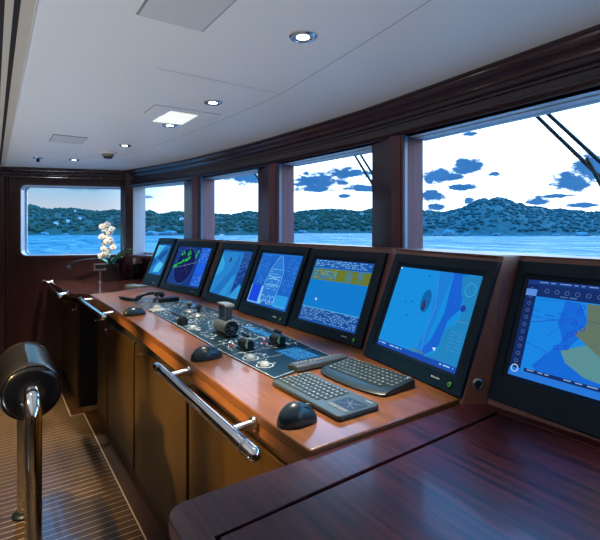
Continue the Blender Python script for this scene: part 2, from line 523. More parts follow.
# ------------------------------------------------------------------ ceiling fittings
def downlight(loc, label):
    t = thing('downlight', label, 'ceiling light', loc, group='recessed ceiling downlights')
    mb = MB(M_TIN); mb.lathe([(.029, -.001), (.043, 0), (.043, -.004), (.038, -.008), (.031, -.008), (.029, -.001), (.027, .0)], 28, cap=False); mb.build('trim_ring', parent=t, raw=True)
    mb = MB(M_TIN); mb.lathe([(.029, .0), (.022, -.0045), (.0205, -.0045), (.0205, -.002), (.021, .0)], 28, cap=False); mb.build('reflector', parent=t, raw=True)
    mb = MB(M_GLOW); mb.lathe([(.0001, -.004), (.019, -.003), (.0195, -.0005)], 24, cap=False); mb.build('lens', parent=t, raw=True)
    return t


dls = [((.789, 1.141), 'round chrome downlight nearest the camera, over the compact keyboard'),
       ((.851, 1.971), 'round chrome downlight between the reflected light patch and the long curved seam'),
       ((.835, 2.545), 'round chrome downlight at the edge of the square reflected light patch'),
       ((.772, 3.332), 'small round downlight beside the smoke detector'),
       ((.573, 4.273), 'small round downlight deep in the cabin beside the sprinkler head')]
d0 = None
for (x, y), lb in dls:
    d0_ = downlight((x, y, ZC), lb) if d0 is None else dup(d0, (x, y, ZC), 0, lb)
    d0 = d0 or d0_
    l = bpy.data.lights.new('downlight_or_fill_beam', 'SPOT'); l.energy = 125 if y < 1.5 else 78 if y < 4 else 125; l.spot_size = math.radians(56 if y < 4 else 96); l.spot_blend = 1; l.shadow_soft_size = .025; l.color = (1, .88, .72)
    lo = bpy.data.objects.new('downlight_or_fill_beam', l); COL.objects.link(lo); lo.location = (x, y, ZC - .02)

t = thing('ceiling_hatch', 'large grey square ceiling hatch at the top edge of the photo', 'ceiling hatch', (.425, 1.06, ZC))
mb = MB(M_HATCH); mb.box((.332, .84, ZC - .006), (.516, 1.275, ZC)); mb.build('panel', parent=t, bevel=.002)
mb = MB(M_SEAM); mb.box((.326, .835, ZC - .003), (.521, 1.281, ZC)); mb.build('frame', parent=t)
t = thing('air_vent', 'small grey rectangular air vent in the ceiling before the far wall', 'vent', (.41, 3.33, ZC))
mb = MB(M_HATCH); mb.box((.316, 3.205, ZC - .005), (.504, 3.465, ZC)); mb.build('panel', parent=t, bevel=.0015)
mb = MB(M_SEAM); mb.box((.311, 3.20, ZC - .003), (.509, 3.47, ZC)); mb.build('frame', parent=t)
t = thing('access_panel', 'flush white access panel behind the square of reflected light on the ceiling', 'ceiling panel', (.81, 2.26, ZC))
mb = MB(M_CEIL); mb.box((.642, 2.168, ZC - .002), (.975, 2.356, ZC)); mb.build('panel', parent=t)
mb = MB(M_SEAM); mb.box((.6385, 2.1645, ZC - .001), (.9785, 2.3595, ZC)); mb.build('frame', parent=t)
t = thing('reflected_patch', 'glowing cream square of reflected light in the middle of the ceiling', 'ceiling light', (.806, 2.365, ZC))  # glowing sheet imitates light reflected onto the ceiling, no lamp there
mb = MB(M_REFLPATCH); mb.prism([(.728, 2.503), (.737, 2.232), (.884, 2.240), (.886, 2.488)], ZC - .0036, ZC); mb.build('glow_sheet', parent=t, smooth=False)
t = thing('smoke_detector', 'tan and dark round smoke detector hanging from the ceiling', 'smoke detector', (.734, 3.709, ZC))
mb = MB(M_CEIL); mb.lathe([(.001, 0), (.068, 0), (.068, -.008), (.060, -.016), (.05, -.018)], 24); mb.build('base', parent=t, raw=True)
mb = MB([M_SENSOR, M_BLACK]); mb.lathe([(.046, -.017), (.046, -.026), (.036, -.036)], 24); mb.use(M_BLACK); mb.lathe([(.034, -.035), (.032, -.048), (.020, -.052)], 24); mb.build('sensor_head', parent=t, raw=True)
t = thing('ceiling_sprinkler', 'small dark sprinkler head on the ceiling near the far window', 'sprinkler', (.309, 4.322, ZC))
mb = MB(M_STEEL); mb.lathe([(.001, 0), (.04, 0), (.036, -.008), (.02, -.010)], 20); mb.build('escutcheon', parent=t, raw=True)
mb = MB(M_BLACK); mb.lathe([(.008, -.008), (.008, -.03), (.005, -.032)], 10); mb.lathe([(.014, -.034), (.014, -.037)], 14); mb.tube([(-.01, 0, -.014), (-.012, 0, -.026), (0, 0, -.036)], .002, 6); mb.tube([(.01, 0, -.014), (.012, 0, -.026), (0, 0, -.036)], .002, 6); mb.build('nozzle', parent=t, raw=True)

# ------------------------------------------------------------------ console: worktop, cabinets, instrument panel
edge = [(.591, .826), (.591, 1.0), (.596, 1.25), (.604, 1.45), (.612, 1.95), (.628, 2.63), (.627, 3.2), (.612, 3.76)]
TILT = math.radians(22); TT = math.tan(TILT)
base = [(1.215, -.9), (1.215, .25), (1.203, .780), (1.137, .8195), (1.232, 1.336), (1.270, 1.40), (1.270, 1.93), (1.252, 2.44), (1.256, 3.05), (1.264, 3.125), (1.178, 3.79), (1.172, 3.85), (1.135, 4.20)]
t = thing('console_worktop', 'orange brown varnished wooden worktop carrying the control panel and keyboards', 'worktop', (.9, 2.3, ZT - .075))
bk = [(x + .02, y) for x, y in base if y > .82][::-1]
poly = edge + [(.80, 3.79), (1.0, 3.90), (1.10, 4.21)] + [p for p in bk if p[1] < 4.19] + [(1.18, .832)]
mb = MB(M_COUNTER); mb.prism(poly, ZT - .03, ZT); mb.build('top_board', parent=t, bevel=.004)
fe = [(x + .006, y) for x, y in edge]
mb = MB(M_FASCIA); mb.prism(fe + [(x + .05, y) for x, y in edge][::-1], ZT - .078, ZT - .03); mb.build('front_fascia', parent=t, bevel=.003)

# cabinets beneath it
M_PLINTH = grain(mat('plinth_wood', (.07, .03, .015), .4, coat=.2), (.05, .02, .01), (.08, .035, .016), 4, (6, 1, 6))
cab = [(.86, 1.79, 'golden brown cabinet under the thick chrome rail, beside the dark desk', 2), (1.79, 2.64, 'golden brown cabinet under the middle of the console', 2), (2.64, 3.36, 'dark brown cabinet third along the console front', 1), (3.36, 3.74, 'narrow dark cabinet at the far end of the long console', 1)]
for y0, y1, lb, nk in cab:
    t = thing('cabinet', lb, 'cabinet', (.9, (y0 + y1) / 2, 0), group='console base cabinets')
    mb = MB(M_VOID); mb.box((.678, y0 + .002, .0), (1.15, y1 - .002, ZT - .080)); mb.build('body', parent=t)
    mb = MB(M_PLINTH); mb.box((.665, y0 + .001, .003), (.679, y1 - .001, .075)); mb.build('plinth', parent=t)
    mb = MB(M_DOOR); mb.box((.660, y0 + .016, .08), (.679, y1 - .016, ZT - .150)); d = mb.build('door', parent=t, bevel=.004)
    mb = MB(M_CHROME); yk = y1 - .06 if nk == 1 else y1 - .10
    m4 = Matrix.Translation((.660, yk, ZT - .19)) @ Matrix.Rotation(-PI / 2, 4, 'Y')
    mb.lathe([(.006, 0), (.005, .012), (.011, .018), (.010, .026), (.001, .028)], 14, m4)
    mb.build('knob', parent=d)
# far worktop with its cabinet, up against the far wall
t = thing('side_worktop', 'glossy dark worktop below the far window holding the orchid', 'worktop', (.8, 4.5, ZT - .05))
M_SIDE = grain(mat('side_veneer', (.16, .05, .03), .12, coat=.8), (.04, .014, .010), (.08, .028, .018), 4, (10, 1.3, 10))
poly = [(.487, 3.90), (.450, far_y(.45) - .012), (1.08, far_y(1.08) - .012), (1.11, 4.72), (1.30, 4.60), (1.42, 4.12), (1.115, 4.225), (1.0, 3.905), (.80, 3.800), (.64, 3.775)]
mb = MB(M_SIDE); mb.prism(poly, ZT - .035, ZT - .001); mb.build('top_board', parent=t, bevel=.003)
t = thing('cabinet', 'dark cabinet standing below the far window, behind the recess', 'cabinet', (.8, 4.5, 0), group='console base cabinets')
mb = MB(M_VOID); mb.prism([(.585, 4.02), (.565, far_y(.565) - .02), (1.0, far_y(1.0) - .02), (1.0, 4.02)], 0, ZT - .04); mb.build('body', parent=t)
mb = MB(M_PLINTH); mb.box((.57, 4.02, .003), (.584, 4.96, .075)); mb.build('plinth', parent=t)
for ya, yb in ((4.03, 4.50), (4.51, 4.955)):
    mb = MB(M_DOOR); mb.box((.562, ya, .08), (.584, yb, ZT - .11)); d = mb.build('door', parent=t, bevel=.004)
    mb = MB(M_CHROME); mb.lathe([(.006, 0), (.005, .012), (.011, .018), (.010, .026), (.001, .028)], 14, Matrix.Translation((.562, ya + .07, ZT - .16)) @ Matrix.Rotation(-PI / 2, 4, 'Y')); mb.build('knob', parent=d)

# tilted instrument panel with the ledge behind it
t = thing('instrument_panel', 'tilted reddish wooden panel holding the row of monitors', 'instrument panel', (1.3, 2, ZT))
front = base
LZ = -.085
LEAN = {(1.203, .780): -.04, (1.137, .8195): -.152}
mb = MB(M_PANELW)
rings = []
for i, (x, y) in enumerate(front):
    xt = x + TT * (LZ + .5); xb = x - TT * .012; yt = y + LEAN.get((x, y), 0) * TT * (LZ + .5)
    rings.append([(xb, y, ZT - .012), (xt, yt, Z(LZ)), (xt + .03, yt, Z(LZ)), (xb + .03, y, ZT - .012)])
mb.loft(rings); mb.build('backing_board', parent=t, smooth=False)
mb = MB(M_PANELW)
rings = []
for i, (x, y) in enumerate(front):
    xt = x + TT * (LZ + .5)
    gx = line_at_y(G, y) - .012
    if y > 4.1: gx = 1.45
    rings.append([(xt - .002, y, Z(LZ) - .004), (xt - .002, y, Z(LZ) + .002), (gx, y, Z(LZ) - .006), (gx, y, Z(LZ) - .03), (xt + .02, y, Z(LZ) - .03)])
mb.loft(rings); mb.build('ledge', parent=t, smooth=False)
mb = MB(M_PANELW); x, y = front[-1]
xt = x + TT * (LZ + .5)
mb.prism([(0, 0), (xt - x, .415), (.40, .405), (.40, 0)], 0, .02, Matrix(((1, 0, 0, x), (0, 0, 1, y - .004), (0, 1, 0, ZT), (0, 0, 0, 1)))); mb.build('end_board', parent=t, smooth=False)
# joint line and socket in the wood between the two wide chart monitors
def on_panel(px, py, p0, p1, off=0):
    p0, p1 = Vector(p0), Vector(p1); u = (p1 - p0).normalized(); n_ = Vector((-u.y, u.x))
    if n_.x < 0: n_ = -n_
    d = bearing(px); dz = (HY - py) / F
    D = (p0.x * n_.x + p0.y * n_.y + TT * .5) / (d.x * n_.x + d.y * n_.y - TT * dz)
    return Vector((d.x * D, d.y * D, EYE + dz * D)), Vector((-n_.x * math.cos(TILT), -n_.y * math.cos(TILT), math.sin(TILT)))
q0 = Vector((1.203, .780, ZT)); q1 = Vector((1.137, .8195, ZT)); q2 = Vector((1.137 + TT * .415, .8195 - .152 * TT * .415, Z(LZ)))
n_ = (q1 - q0).cross(q2 - q0).normalized()
if n_.x > 0: n_ = -n_
d = bearing(477.5); d.z = (HY - 384) / F; o_ = Vector((0, 0, EYE)); p = o_ + d * ((q0 - o_).dot(n_) / d.dot(n_))
m4 = Matrix.Translation(p) @ n_.to_track_quat('Z', 'Y').to_matrix().to_4x4()
mb = MB([M_STEEL, M_BLACK]); mb.lathe([(.0165, 0), (.0165, .004), (.012, .006), (.0105, .003)], 22, m4); mb.use(M_BLACK); mb.lathe([(.0105, .001), (.0105, .0035), (.001, .0045)], 18, m4)
mb.build('socket', parent=t, label='round chrome ringed socket')

# near desk (dark, glossy) with its inset lid
t = thing('desk', 'dark glossy mahogany desk with an inset lid, next to the console end', 'desk', (.7, .3, 0))
ZD = ZT - .012
rc = .045
outer = [(.256 + rc - rc * math.cos(a), .823 - rc + rc * math.sin(a)) for a in [PI / 2 * i / 6 for i in range(7)]] + [(1.17, .823), (1.222, .775), (1.21, .25), (1.20, -.35), (.256, -.35)]
lid = [(.304, -.30), (1.168, -.30), (1.168, .731), (.304, .702)]
mb = MB(M_DESK); mb.plate_hole(outer, lid, ZD - .03, ZD, Matrix.Identity(4)); mb.build('desktop', parent=t, smooth=False, bevel=.005)
mb = MB(M_DESK); mb.prism([(.3115, -.292), (1.160, -.292), (1.160, .7225), (.3115, .694)], ZD - .02, ZD - .0005); mb.build('lid', parent=t, bevel=.003)
mb = MB(M_VOID); mb.box((.30, -.33, ZD - .032), (1.18, .75, ZD - .02)); mb.build('lid_recess', parent=t)
mb = MB(M_DOOR); mb.prism([(.266, -.34), (.266, .79), (.288, .812), (1.10, .812), (1.10, -.34)], .08, ZD - .03); mb.build('side_panel', parent=t, bevel=.01)
mb = MB(M_PLINTH); mb.box((.32, -.33, 0), (1.10, .78, .08)); mb.build('plinth', parent=t)

# ------------------------------------------------------------------ chrome grab rails
def rail(pts, r, stand, label):
    c_ = Vector(pts[0]).lerp(Vector(pts[-1]), .5)
    t = thing('grab_rail', label, 'handrail', c_, group='chrome rails along the console front')
    a, b_ = Vector(pts[0]), Vector(pts[-1]); d = (b_ - a).normalized()
    mb = MB(M_CHROME)
    path = [a + d * r * .15] + [Vector(p) for p in pts[1:-1]] + [b_ - d * r * .15] if len(pts) > 2 else [a.lerp(b_, k / 8) for k in range(9)]
    ca = [a - d * r * math.sin(k * PI / 10) for k in range(5, 0, -1)]; cr = [r * max(.08, math.cos(k * PI / 10)) for k in range(5, 0, -1)]
    cb = [b_ + d * r * math.sin(k * PI / 10) for k in range(1, 6)]; cr2 = [r * max(.08, math.cos(k * PI / 10)) for k in range(1, 6)]
    mb.tube(ca + path + cb, cr + [r] * len(path) + cr2, 20); mb.build('bar', parent=t)
    for e, sg in ((a, 1), (b_, -1)):
        mb = MB(M_STEEL); p = e + d * sg * r * 2.2; mb.tube([p - d * r * .25, p + d * r * .25], r * 1.06, 20); mb.build('collar', parent=t)
    for f, xe in stand:
        p = a.lerp(b_, f); mb = MB(M_STEEL)
        mb.tube([p, (xe, p.y + .0, p.z + .004)], .011, 14); mb.tube([(xe - .006, p.y, p.z + .004), (xe + .002, p.y, p.z + .004)], .018, 16); mb.build('bracket', parent=t)
    return t


ZR = Z(-.535)
rail([(.527, 1.755, ZR), (.512, .945, ZR)], .0185, ((.16, .606), (.82, .589)), 'thick chrome grab rail on brackets below the keyboards and mice')
rail([(.548, 3.80, ZR), (.555, 2.92, ZR)], .0165, ((.12, .62), (.88, .632)), 'chrome grab rail at the far end of the long console')
rail([(.405, 4.98, ZR + .03), (.432, 3.93, ZR + .012)], .0165, ((.10, .47), (.90, .50)), 'chrome grab rail along the dark side worktop below the window')

# ------------------------------------------------------------------ monitors
PAL = {}
def pal(c, es=1.0):
    k = (c, es)
    if k not in PAL:
        PAL[k] = mat('screen_%02x%02x%02x' % c, (.004, .004, .006), .45, emit=lin(c), es=es, spec=.04)
    return PAL[k]


class Screen:
    """draws a flat picture on one mesh; u to the right, v up, in metres from the lower left corner of the picture"""
    def __init__(self, w, h, bg):
        self.w, self.h = w, h; self.mb = MB(pal(bg)); self.lay = 0
        self.mb.face([(0, 0, 0), (w, 0, 0), (w, h, 0), (0, h, 0)])
    def poly(self, c, pts):
        self.lay += 1; z = self.lay * .00003
        self.mb.use(pal(c)); self.mb.face([(u * self.w, v * self.h, z) for u, v in pts]); return self
    def rect(self, c, u0, v0, u1, v1): return self.poly(c, [(u0, v0), (u1, v0), (u1, v1), (u0, v1)])
    def ln(self, c, pts, t=.0012):
        self.mb.use(pal(c)); self.lay += 1; z = self.lay * .00003
        for p, q_ in zip(pts, pts[1:]):
            a = Vector((p[0] * self.w, p[1] * self.h)); b_ = Vector((q_[0] * self.w, q_[1] * self.h)); d = b_ - a
            if d.length < 1e-6: continue
            n_ = Vector((-d.y, d.x)).normalized() * t / 2
            self.mb.face([(v.x, v.y, z) for v in (a + n_, a - n_, b_ - n_, b_ + n_)])
        return self
    def ell(self, c, u, v, r, n=28, ry=None):
        return self.poly(c, [(u + r / self.w * math.cos(2 * PI * i / n), v + (ry or r) / self.h * math.sin(2 * PI * i / n)) for i in range(n)])
    def ring(self, c, u, v, r, t=.0015, n=40):
        return self.ln(c, [(u + r / self.w * math.cos(2 * PI * i / n), v + r / self.h * math.sin(2 * PI * i / n)) for i in range(n + 1)], t)
    def dashes(self, c, u0, v0, u1, v1, rows, fill=.6, t=.0022, seed=1):
        R = random.Random(seed); self.mb.use(pal(c)); self.lay += 1; z = self.lay * .00003
        for k in range(rows):
            v = v1 - (k + .5) * (v1 - v0) / rows; u = u0
            while u < u1:
                l = R.uniform(.02, .08)
                if R.random() < fill:
                    e = min(u + l, u1); y = v * self.h
                    self.mb.face([(u * self.w, y, z), (e * self.w, y, z), (e * self.w, y + t, z), (u * self.w, y + t, z)])
                u += l + R.uniform(.012, .03)
        return self


def s_chart1(w, h):
    s = Screen(w, h, (30, 120, 200))
    s.poly((75, 190, 235), [(0, .5), (.25, .62), (.5, .9), (.9, 1), (0, 1)])
    s.poly((20, 80, 150), [(.25, .5), (.6, .45), (.95, .72), (.8, .85), (.45, .68)])
    s.poly((85, 195, 235), [(.3, .05), (.75, .08), (.95, .35), (.6, .42), (.35, .25)])
    s.poly((20, 85, 160), [(0, .2), (.2, .3), (.3, .45), (.1, .5), (0, .45)])
    s.ln((15, 60, 110), [(.1, .9), (.4, .75), (.5, .5), (.9, .3)], .003)
    s.rect((18, 70, 140), 0, .95, 1, 1)
    return s

def s_radar(w, h):
    s = Screen(w, h, (18, 52, 130))
    s.rect((28, 90, 205), .74, .03, 1, 1); s.dashes((110, 175, 235), .75, .62, .99, .98, 12, .6, .0025, 2); s.dashes((110, 175, 235), .75, .05, .99, .34, 9, .5, .0025, 3)
    s.rect((25, 95, 225), .76, .36, .98, .60)
    s.dashes((60, 115, 200), .0, .02, .18, .30, 9, .5, .002, 4); s.dashes((60, 115, 200), .0, .82, .14, .99, 6, .5, .002, 5)
    cu, cv, r = .375, .5, h * .475
    s.ell((6, 16, 78), cu, cv, r); s.ring((70, 130, 190), cu, cv, r, .0025); s.ring((40, 80, 140), cu, cv, r * .66, .0015); s.ring((40, 80, 140), cu, cv, r * .33, .0015)
    R = random.Random(5)
    for k in range(34):
        f = k / 33; a = (.06 + .40 * f, .36 + .26 * f ** .9)
        s.ell((30, 150 + R.randrange(70), 40), a[0] + R.uniform(-.015, .015), a[1] + .09 + R.uniform(-.025, .025), R.uniform(.004, .012), 7)
    for u, v in ((.18, .80), (.22, .86), (.26, .82), (.20, .78), (.38, .84), (.42, .88), (.40, .79), (.45, .82), (.64, .80), (.66, .86), (.645, .75), (.67, .9)):
        s.ell((50, 200, 60), u, v, .009, 7)
    s.ln((140, 60, 90), [(cu, cv), (.60, .25)], .002); s.ln((150, 190, 220), [(cu, cv), (.72, .62)], .002); s.ln((150, 190, 220), [(cu, cv), (.03, .40)], .002); s.ln((110, 60, 70), [(cu, cv - .1), (cu, .06)], .0015)
    s.ln((120, 190, 230), [(cu, cv), (cu, .97)], .0015)
    return s

def s_chart3(w, h):
    s = Screen(w, h, (36, 130, 205))
    s.poly((50, 160, 222), [(0, .35), (.22, .55), (.2, .68), (.0, .9)]); s.poly((28, 112, 190), [(0, 0), (.35, 0), (.72, .52), (.66, 1), (.62, 1), (.5, .55), (.12, .05)])
    s.poly((44, 145, 212), [(.36, 0), (.58, 0), (.7, .35), (.66, .5)])
    s.rect((18, 62, 140), .74, .02, 1, .97); s.dashes((90, 150, 215), .75, .30, .99, .96, 22, .65, .0022, 8)
    s.poly((50, 150, 215), [(.70, 0), (1, 0), (1, .28), (.92, .3)])
    s.ell((40, 35, 70), .36, .78, .012, 14, .02); s.ln((30, 60, 110), [(.36, .75), (.30, .55)], .0025); s.dashes((30, 70, 110), .05, .9, .3, .97, 1, .8, .004, 3)
    s.rect((20, 85, 165), 0, .965, 1, 1)
    return s

def s_mimic(w, h):
    s = Screen(w, h, (25, 98, 196))
    s.dashes((75, 150, 225), .02, .40, .28, .97, 17, .55, .0025, 11); s.dashes((75, 150, 225), .74, .30, .99, .95, 19, .55, .0025, 12)
    s.rect((120, 190, 225), .0, .02, .36, .36); s.rect((22, 70, 225), .02, .04, .27, .36); s.rect((40, 150, 225), .66, .03, .97, .25)
    hull = [(.33, .10), (.31, .45), (.36, .70), (.47, .93), (.52, .985), (.57, .93), (.68, .70), (.70, .45), (.66, .10)]
    s.poly((40, 120, 212), hull); s.ln((135, 200, 235), hull + hull[:1], .003)
    s.dashes((140, 205, 240), .37, .30, .65, .72, 9, .7, .003, 13); s.ln((140, 205, 240), [(.36, .5), (.66, .58)], .003); s.ln((140, 205, 240), [(.36, .58), (.66, .5)], .003); s.ln((140, 205, 240), [(.34, .40), (.68, .40)], .003)
    for u in (.37, .52, .62): s.ring((150, 210, 240), u, .13, .022, .003, 20)
    s.dashes((120, 190, 235), .3, .02, .95, .07, 1, .8, .003, 4); s.rect((30, 110, 205), .0, .97, 1, 1)
    return s

def s_sonar(w, h):
    s = Screen(w, h, (14, 122, 205))
    s.rect((22, 85, 170), 0, .87, 1, 1); s.dashes((130, 195, 235), .02, .88, .98, .99, 4, .75, .003, 21)
    s.rect((104, 118, 40), .02, .67, 1, .86); s.dashes((45, 120, 170), .03, .68, .46, .85, 8, .75, .006, 22); s.dashes((60, 125, 160), .62, .68, .72, .85, 8, .9, .006, 23); s.dashes((60, 125, 160), .80, .68, .90, .85, 8, .9, .006, 24)
    s.dashes((160, 195, 120), .06, .69, .45, .85, 6, .4, .002, 25)
    s.rect((20, 72, 150), 0, 0, 1, .22); s.rect((24, 84, 165), .0, .0, 1, .03); s.dashes((105, 165, 220), .02, .02, .98, .21, 9, .75, .003, 26); s.ln((90, 180, 225), [(0, .22), (1, .22)], .003)
    s.poly((205, 225, 240), [(.20, .36), (.23, .33), (.24, .36), (.21, .38)])
    return s

def s_chart6(w, h):
    s = Screen(w, h, (20, 140, 220))
    s.rect((22, 74, 175), 0, 0, 1, .06); s.dashes((150, 205, 240), .02, .015, .35, .05, 1, .7, .004, 31); s.dashes((150, 205, 240), .82, .015, .97, .05, 1, .8, .004, 32)
    s.poly((26, 124, 214), [(.54, 1), (.70, 1), (.66, .60), (.60, .06), (.52, .06), (.58, .4)])
    s.poly((22, 96, 208), [(.70, 1), (.80, 1), (.90, .98), (.86, .85), (.87, .62), (.78, .48), (.76, .20), (.70, .13), (.62, .06), (.56, .06), (.66, .25), (.72, .55)])
    s.poly((30, 130, 190), [(.80, .98), (1, 1), (1, .06), (.66, .06), (.76, .14), (.78, .38), (.90, .5), (.88, .72), (.84, .78)])
    s.ln((70, 160, 225), [(.54, .9), (.60, .6), (.57, .3), (.60, .06)], .002)
    s.ring((80, 165, 220), .92, .84, h * .07, .002, 24); s.ln((60, 130, 190), [(.85, .5), (1, .5)], .006); s.dashes((70, 140, 200), .84, .14, .98, .44, 8, .6, .002, 33); s.ell((28, 60, 160), .90, .64, .012, 8)
    s.ell((15, 98, 170), .47, .64, .024, 24, .042); s.poly((25, 45, 85), [(.44, .54), (.47, .52), (.48, .58), (.455, .66), (.435, .60)]); s.poly((120, 60, 50), [(.45, .56), (.462, .56), (.455, .64)])
    s.ln((50, 100, 160), [(.44, .5), (.36, .40)], .0015)
    for u, v in ((.42, .93), (.22, .58), (.29, .43), (.30, .6)): s.ell((25, 70, 130), u, v, .0035, 8)
    s.rect((95, 125, 60), .44, .075, .62, .088); s.poly((205, 230, 245), [(.70, .17), (.735, .14), (.74, .18)]); s.ell((220, 235, 240), .015, .985, .004, 8)
    return s

def s_chart7(w, h):
    s = Screen(w, h, (24, 132, 226))
    s.poly((20, 104, 214), [(.27, .82), (.36, .82), (.42, .66), (.40, .5), (.34, .38), (.38, .24), (.62, .12), (.8, .14), (1, .30), (1, .08), (.2, .08), (.14, .14), (.22, .28), (.30, .44), (.25, .6)])
    s.poly((88, 142, 148), [(.30, .34), (.44, .44), (.50, .50), (.86, .30), (.80, .16), (.62, .12), (.46, .15), (.34, .24)])
    s.poly((96, 116, 100), [(.40, .82), (.62, .82), (.70, .72), (1, .72), (1, .22), (.86, .24), (.74, .26), (.68, .24), (.60, .25), (.54, .34), (.36, .52), (.42, .62)])
    s.ln((60, 88, 88), [(.42, .66), (.62, .64), (.66, .82)], .0015); s.ln((60, 88, 88), [(.62, .64), (.58, .3)], .0015)
    s.poly((70, 100, 90), [(.60, .25), (.68, .24), (.70, .34), (.62, .40), (.54, .34)])
    for u, v in ((.37, .73), (.35, .62), (.36, .53), (.31, .45), (.33, .38), (.27, .36), (.58, .13), (.7, .11), (.38, .78), (.33, .5), (.40, .58)): s.ring((30, 60, 190), u, v, .006, .002, 10)
    s.ln((30, 80, 190), [(.08, .56), (.34, .66)], .002); s.dashes((30, 80, 190), .08, .60, .30, .70, 3, .5, .002, 41); s.ln((30, 80, 190), [(.08, .35), (.22, .30), (.16, .12)], .0015); s.ln((30, 80, 190), [(.10, .8), (.30, .82), (.26, .55), (.20, .45)], .0012)
    s.dashes((50, 80, 190), .62, .40, .8, .58, 4, .5, .003, 45)
    s.rect((18, 44, 104), 0, .83, 1, 1); s.rect((22, 56, 128), 0, .955, 1, 1); s.dashes((110, 150, 205), .08, .962, .7, .99, 1, .8, .003, 42)
    for k in range(13): s.ring((84, 116, 168), .14 + k * .065, .895, .006, .0014, 12)
    s.dashes((80, 115, 175), .12, .835, .95, .86, 1, .6, .003, 43)
    s.rect((16, 40, 96), 0, .08, .075, .955)
    for k in range(11): s.ring((80, 115, 175), .037, .90 - k * .075, .005, .0014, 10)
    s.rect((38, 118, 215), 0, 0, 1, .065); s.rect((18, 46, 104), .1, .065, 1, .10); s.dashes((130, 165, 215), .12, .072, .98, .095, 1, .6, .003, 44); s.ring((170, 200, 230), .037, .075, .010, .003, 14)
    s.poly((190, 220, 120), [(.63, .30), (.70, .31), (.72, .28), (.66, .27)]); s.rect((90, 140, 220), 0, .83, .075, .90)
    return s


def monitor(BL, BR, ua, ub, H0, scr, draw, label, over=.0, zb=ZT):
    """BL, BR: lower edge ends; ua..ub: left/right overhang fix; scr=(u0, v0, u1, v1) of the picture"""
    BL, BR = Vector(BL), Vector(BR); u = (BR - BL).normalized(); away = Vector((-u.y, u.x))
    rt = Vector((u.x, u.y, 0)); up = Vector((away.x * math.sin(TILT), away.y * math.sin(TILT), math.cos(TILT))); nm = rt.cross(up)
    t = bpy.data.objects.new('monitor', None); COL.objects.link(t); t.empty_display_size = .05
    M = Matrix.Identity(4)
    for i in range(3): M[i][0], M[i][1], M[i][2] = rt[i], up[i], nm[i]
    M[0][3], M[1][3], M[2][3] = BL.x, BL.y, zb
    t.matrix_basis = M; tag(t, label, 'monitor', 'monitors along the tilted panel')
    u0, v0, u1, v1 = scr; W0, W1 = ua, ub
    cx, w = (W0 + W1) / 2, W1 - W0
    mb = MB(M_BEZEL)
    # sloping outer bezel down to a recessed inner lip
    oz = .004
    A = [(W0, .001, oz - .022), (W1, .001, oz - .022), (W1, H0, oz - .022), (W0, H0, oz - .022)]
    B = [(W0 + .004, .005, oz), (W1 - .004, .005, oz), (W1 - .004, H0 - .004, oz), (W0 + .004, H0 - .004, oz)]
    g = .016
    C = [(u0 - g, v0 - g * .6, oz), (u1 + g, v0 - g * .6, oz), (u1 + g, v1 + g, oz), (u0 - g, v1 + g, oz)]
    D = [(u0 - g + .003, v0 - g * .6 + .003, oz - .005), (u1 + g - .003, v0 - g * .6 + .003, oz - .005), (u1 + g - .003, v1 + g - .003, oz - .005), (u0 - g + .003, v1 + g - .003, oz - .005)]
    E_ = [(u0, v0, oz - .008), (u1, v0, oz - .008), (u1, v1, oz - .008), (u0, v1, oz - .008)]
    back = [(W0, .001, -.05), (W1, .001, -.05), (W1, H0, -.05), (W0, H0, -.05)]
    mb.loft([back, A, B, C, D, E_], cap=False); mb.face(back[::-1])
    mb.build('housing', parent=t, raw=True, smooth=False)
    s = draw(u1 - u0, v1 - v0)
    for v in s.mb.bm.verts: v.co += Vector((u0, v0, oz - .0078))
    s.mb.build('screen', parent=t, raw=True, smooth=False)
    bb = W1 - .05
    mb = MB([M_BLACK, M_GREENL]); mb.lathe([(.010, 0), (.010, .004), (.007, .006), (.001, .006)], 16, Matrix.Translation((bb, .028, oz))); mb.use(M_GREENL)
    mb.ring = None
    mb.lathe([(.0062, .0061), (.0045, .0068)], 16, Matrix.Translation((bb, .028, oz)), cap=False)
    mb.build('power_knob', parent=t, raw=True)
    mb = MB(M_WHITE)
    x0 = bb - .085
    for k in range(7): mb.box((x0 + k * .0055, .029, oz), (x0 + k * .0055 + .0042, .0335, oz + .0006))
    mb.build('maker_mark', parent=t, raw=True, smooth=False)
    return t


monitor((1.120, 4.19), (1.157, 3.85), -.006, .345, .452, (.035, .112, .290, .395), s_chart1, 'slim monitor with pale blue chart beside the orchid pot, turned at the row end', zb=ZT)
monitor((1.159, 3.787), (1.248, 3.125), -.010, .655, .436, (.068, .062, .588, .381), s_radar, 'monitor showing a round dark radar sweep with green echoes')
monitor((1.236, 3.048), (1.237, 2.478), -.008, .552, .436, (.057, .062, .486, .381), s_chart3, 'monitor with blue chart behind the arched throttle, between radar and ship diagram')
monitor((1.228, 2.444), (1.235, 1.945), -.022, .497, .436, (.028, .072, .452, .383), s_mimic, 'monitor showing the outline of a ship seen from above')
monitor((1.245, 1.930), (1.261, 1.391), -.010, .532, .429, (.051, .056, .467, .373), s_sonar, 'monitor with an olive band across the top of its plain blue screen')
monitor((1.210, 1.336), (1.132, .830), .006, .520, .433, (.062, .063, .468, .379), s_chart6, 'large monitor with light blue sea chart behind the black keyboard')
monitor((1.200, .783), (1.180, .250), -.019, .533, .434, (.043, .088, .475, .376), s_chart7, 'monitor with toolbar and olive land chart standing over the dark desk')

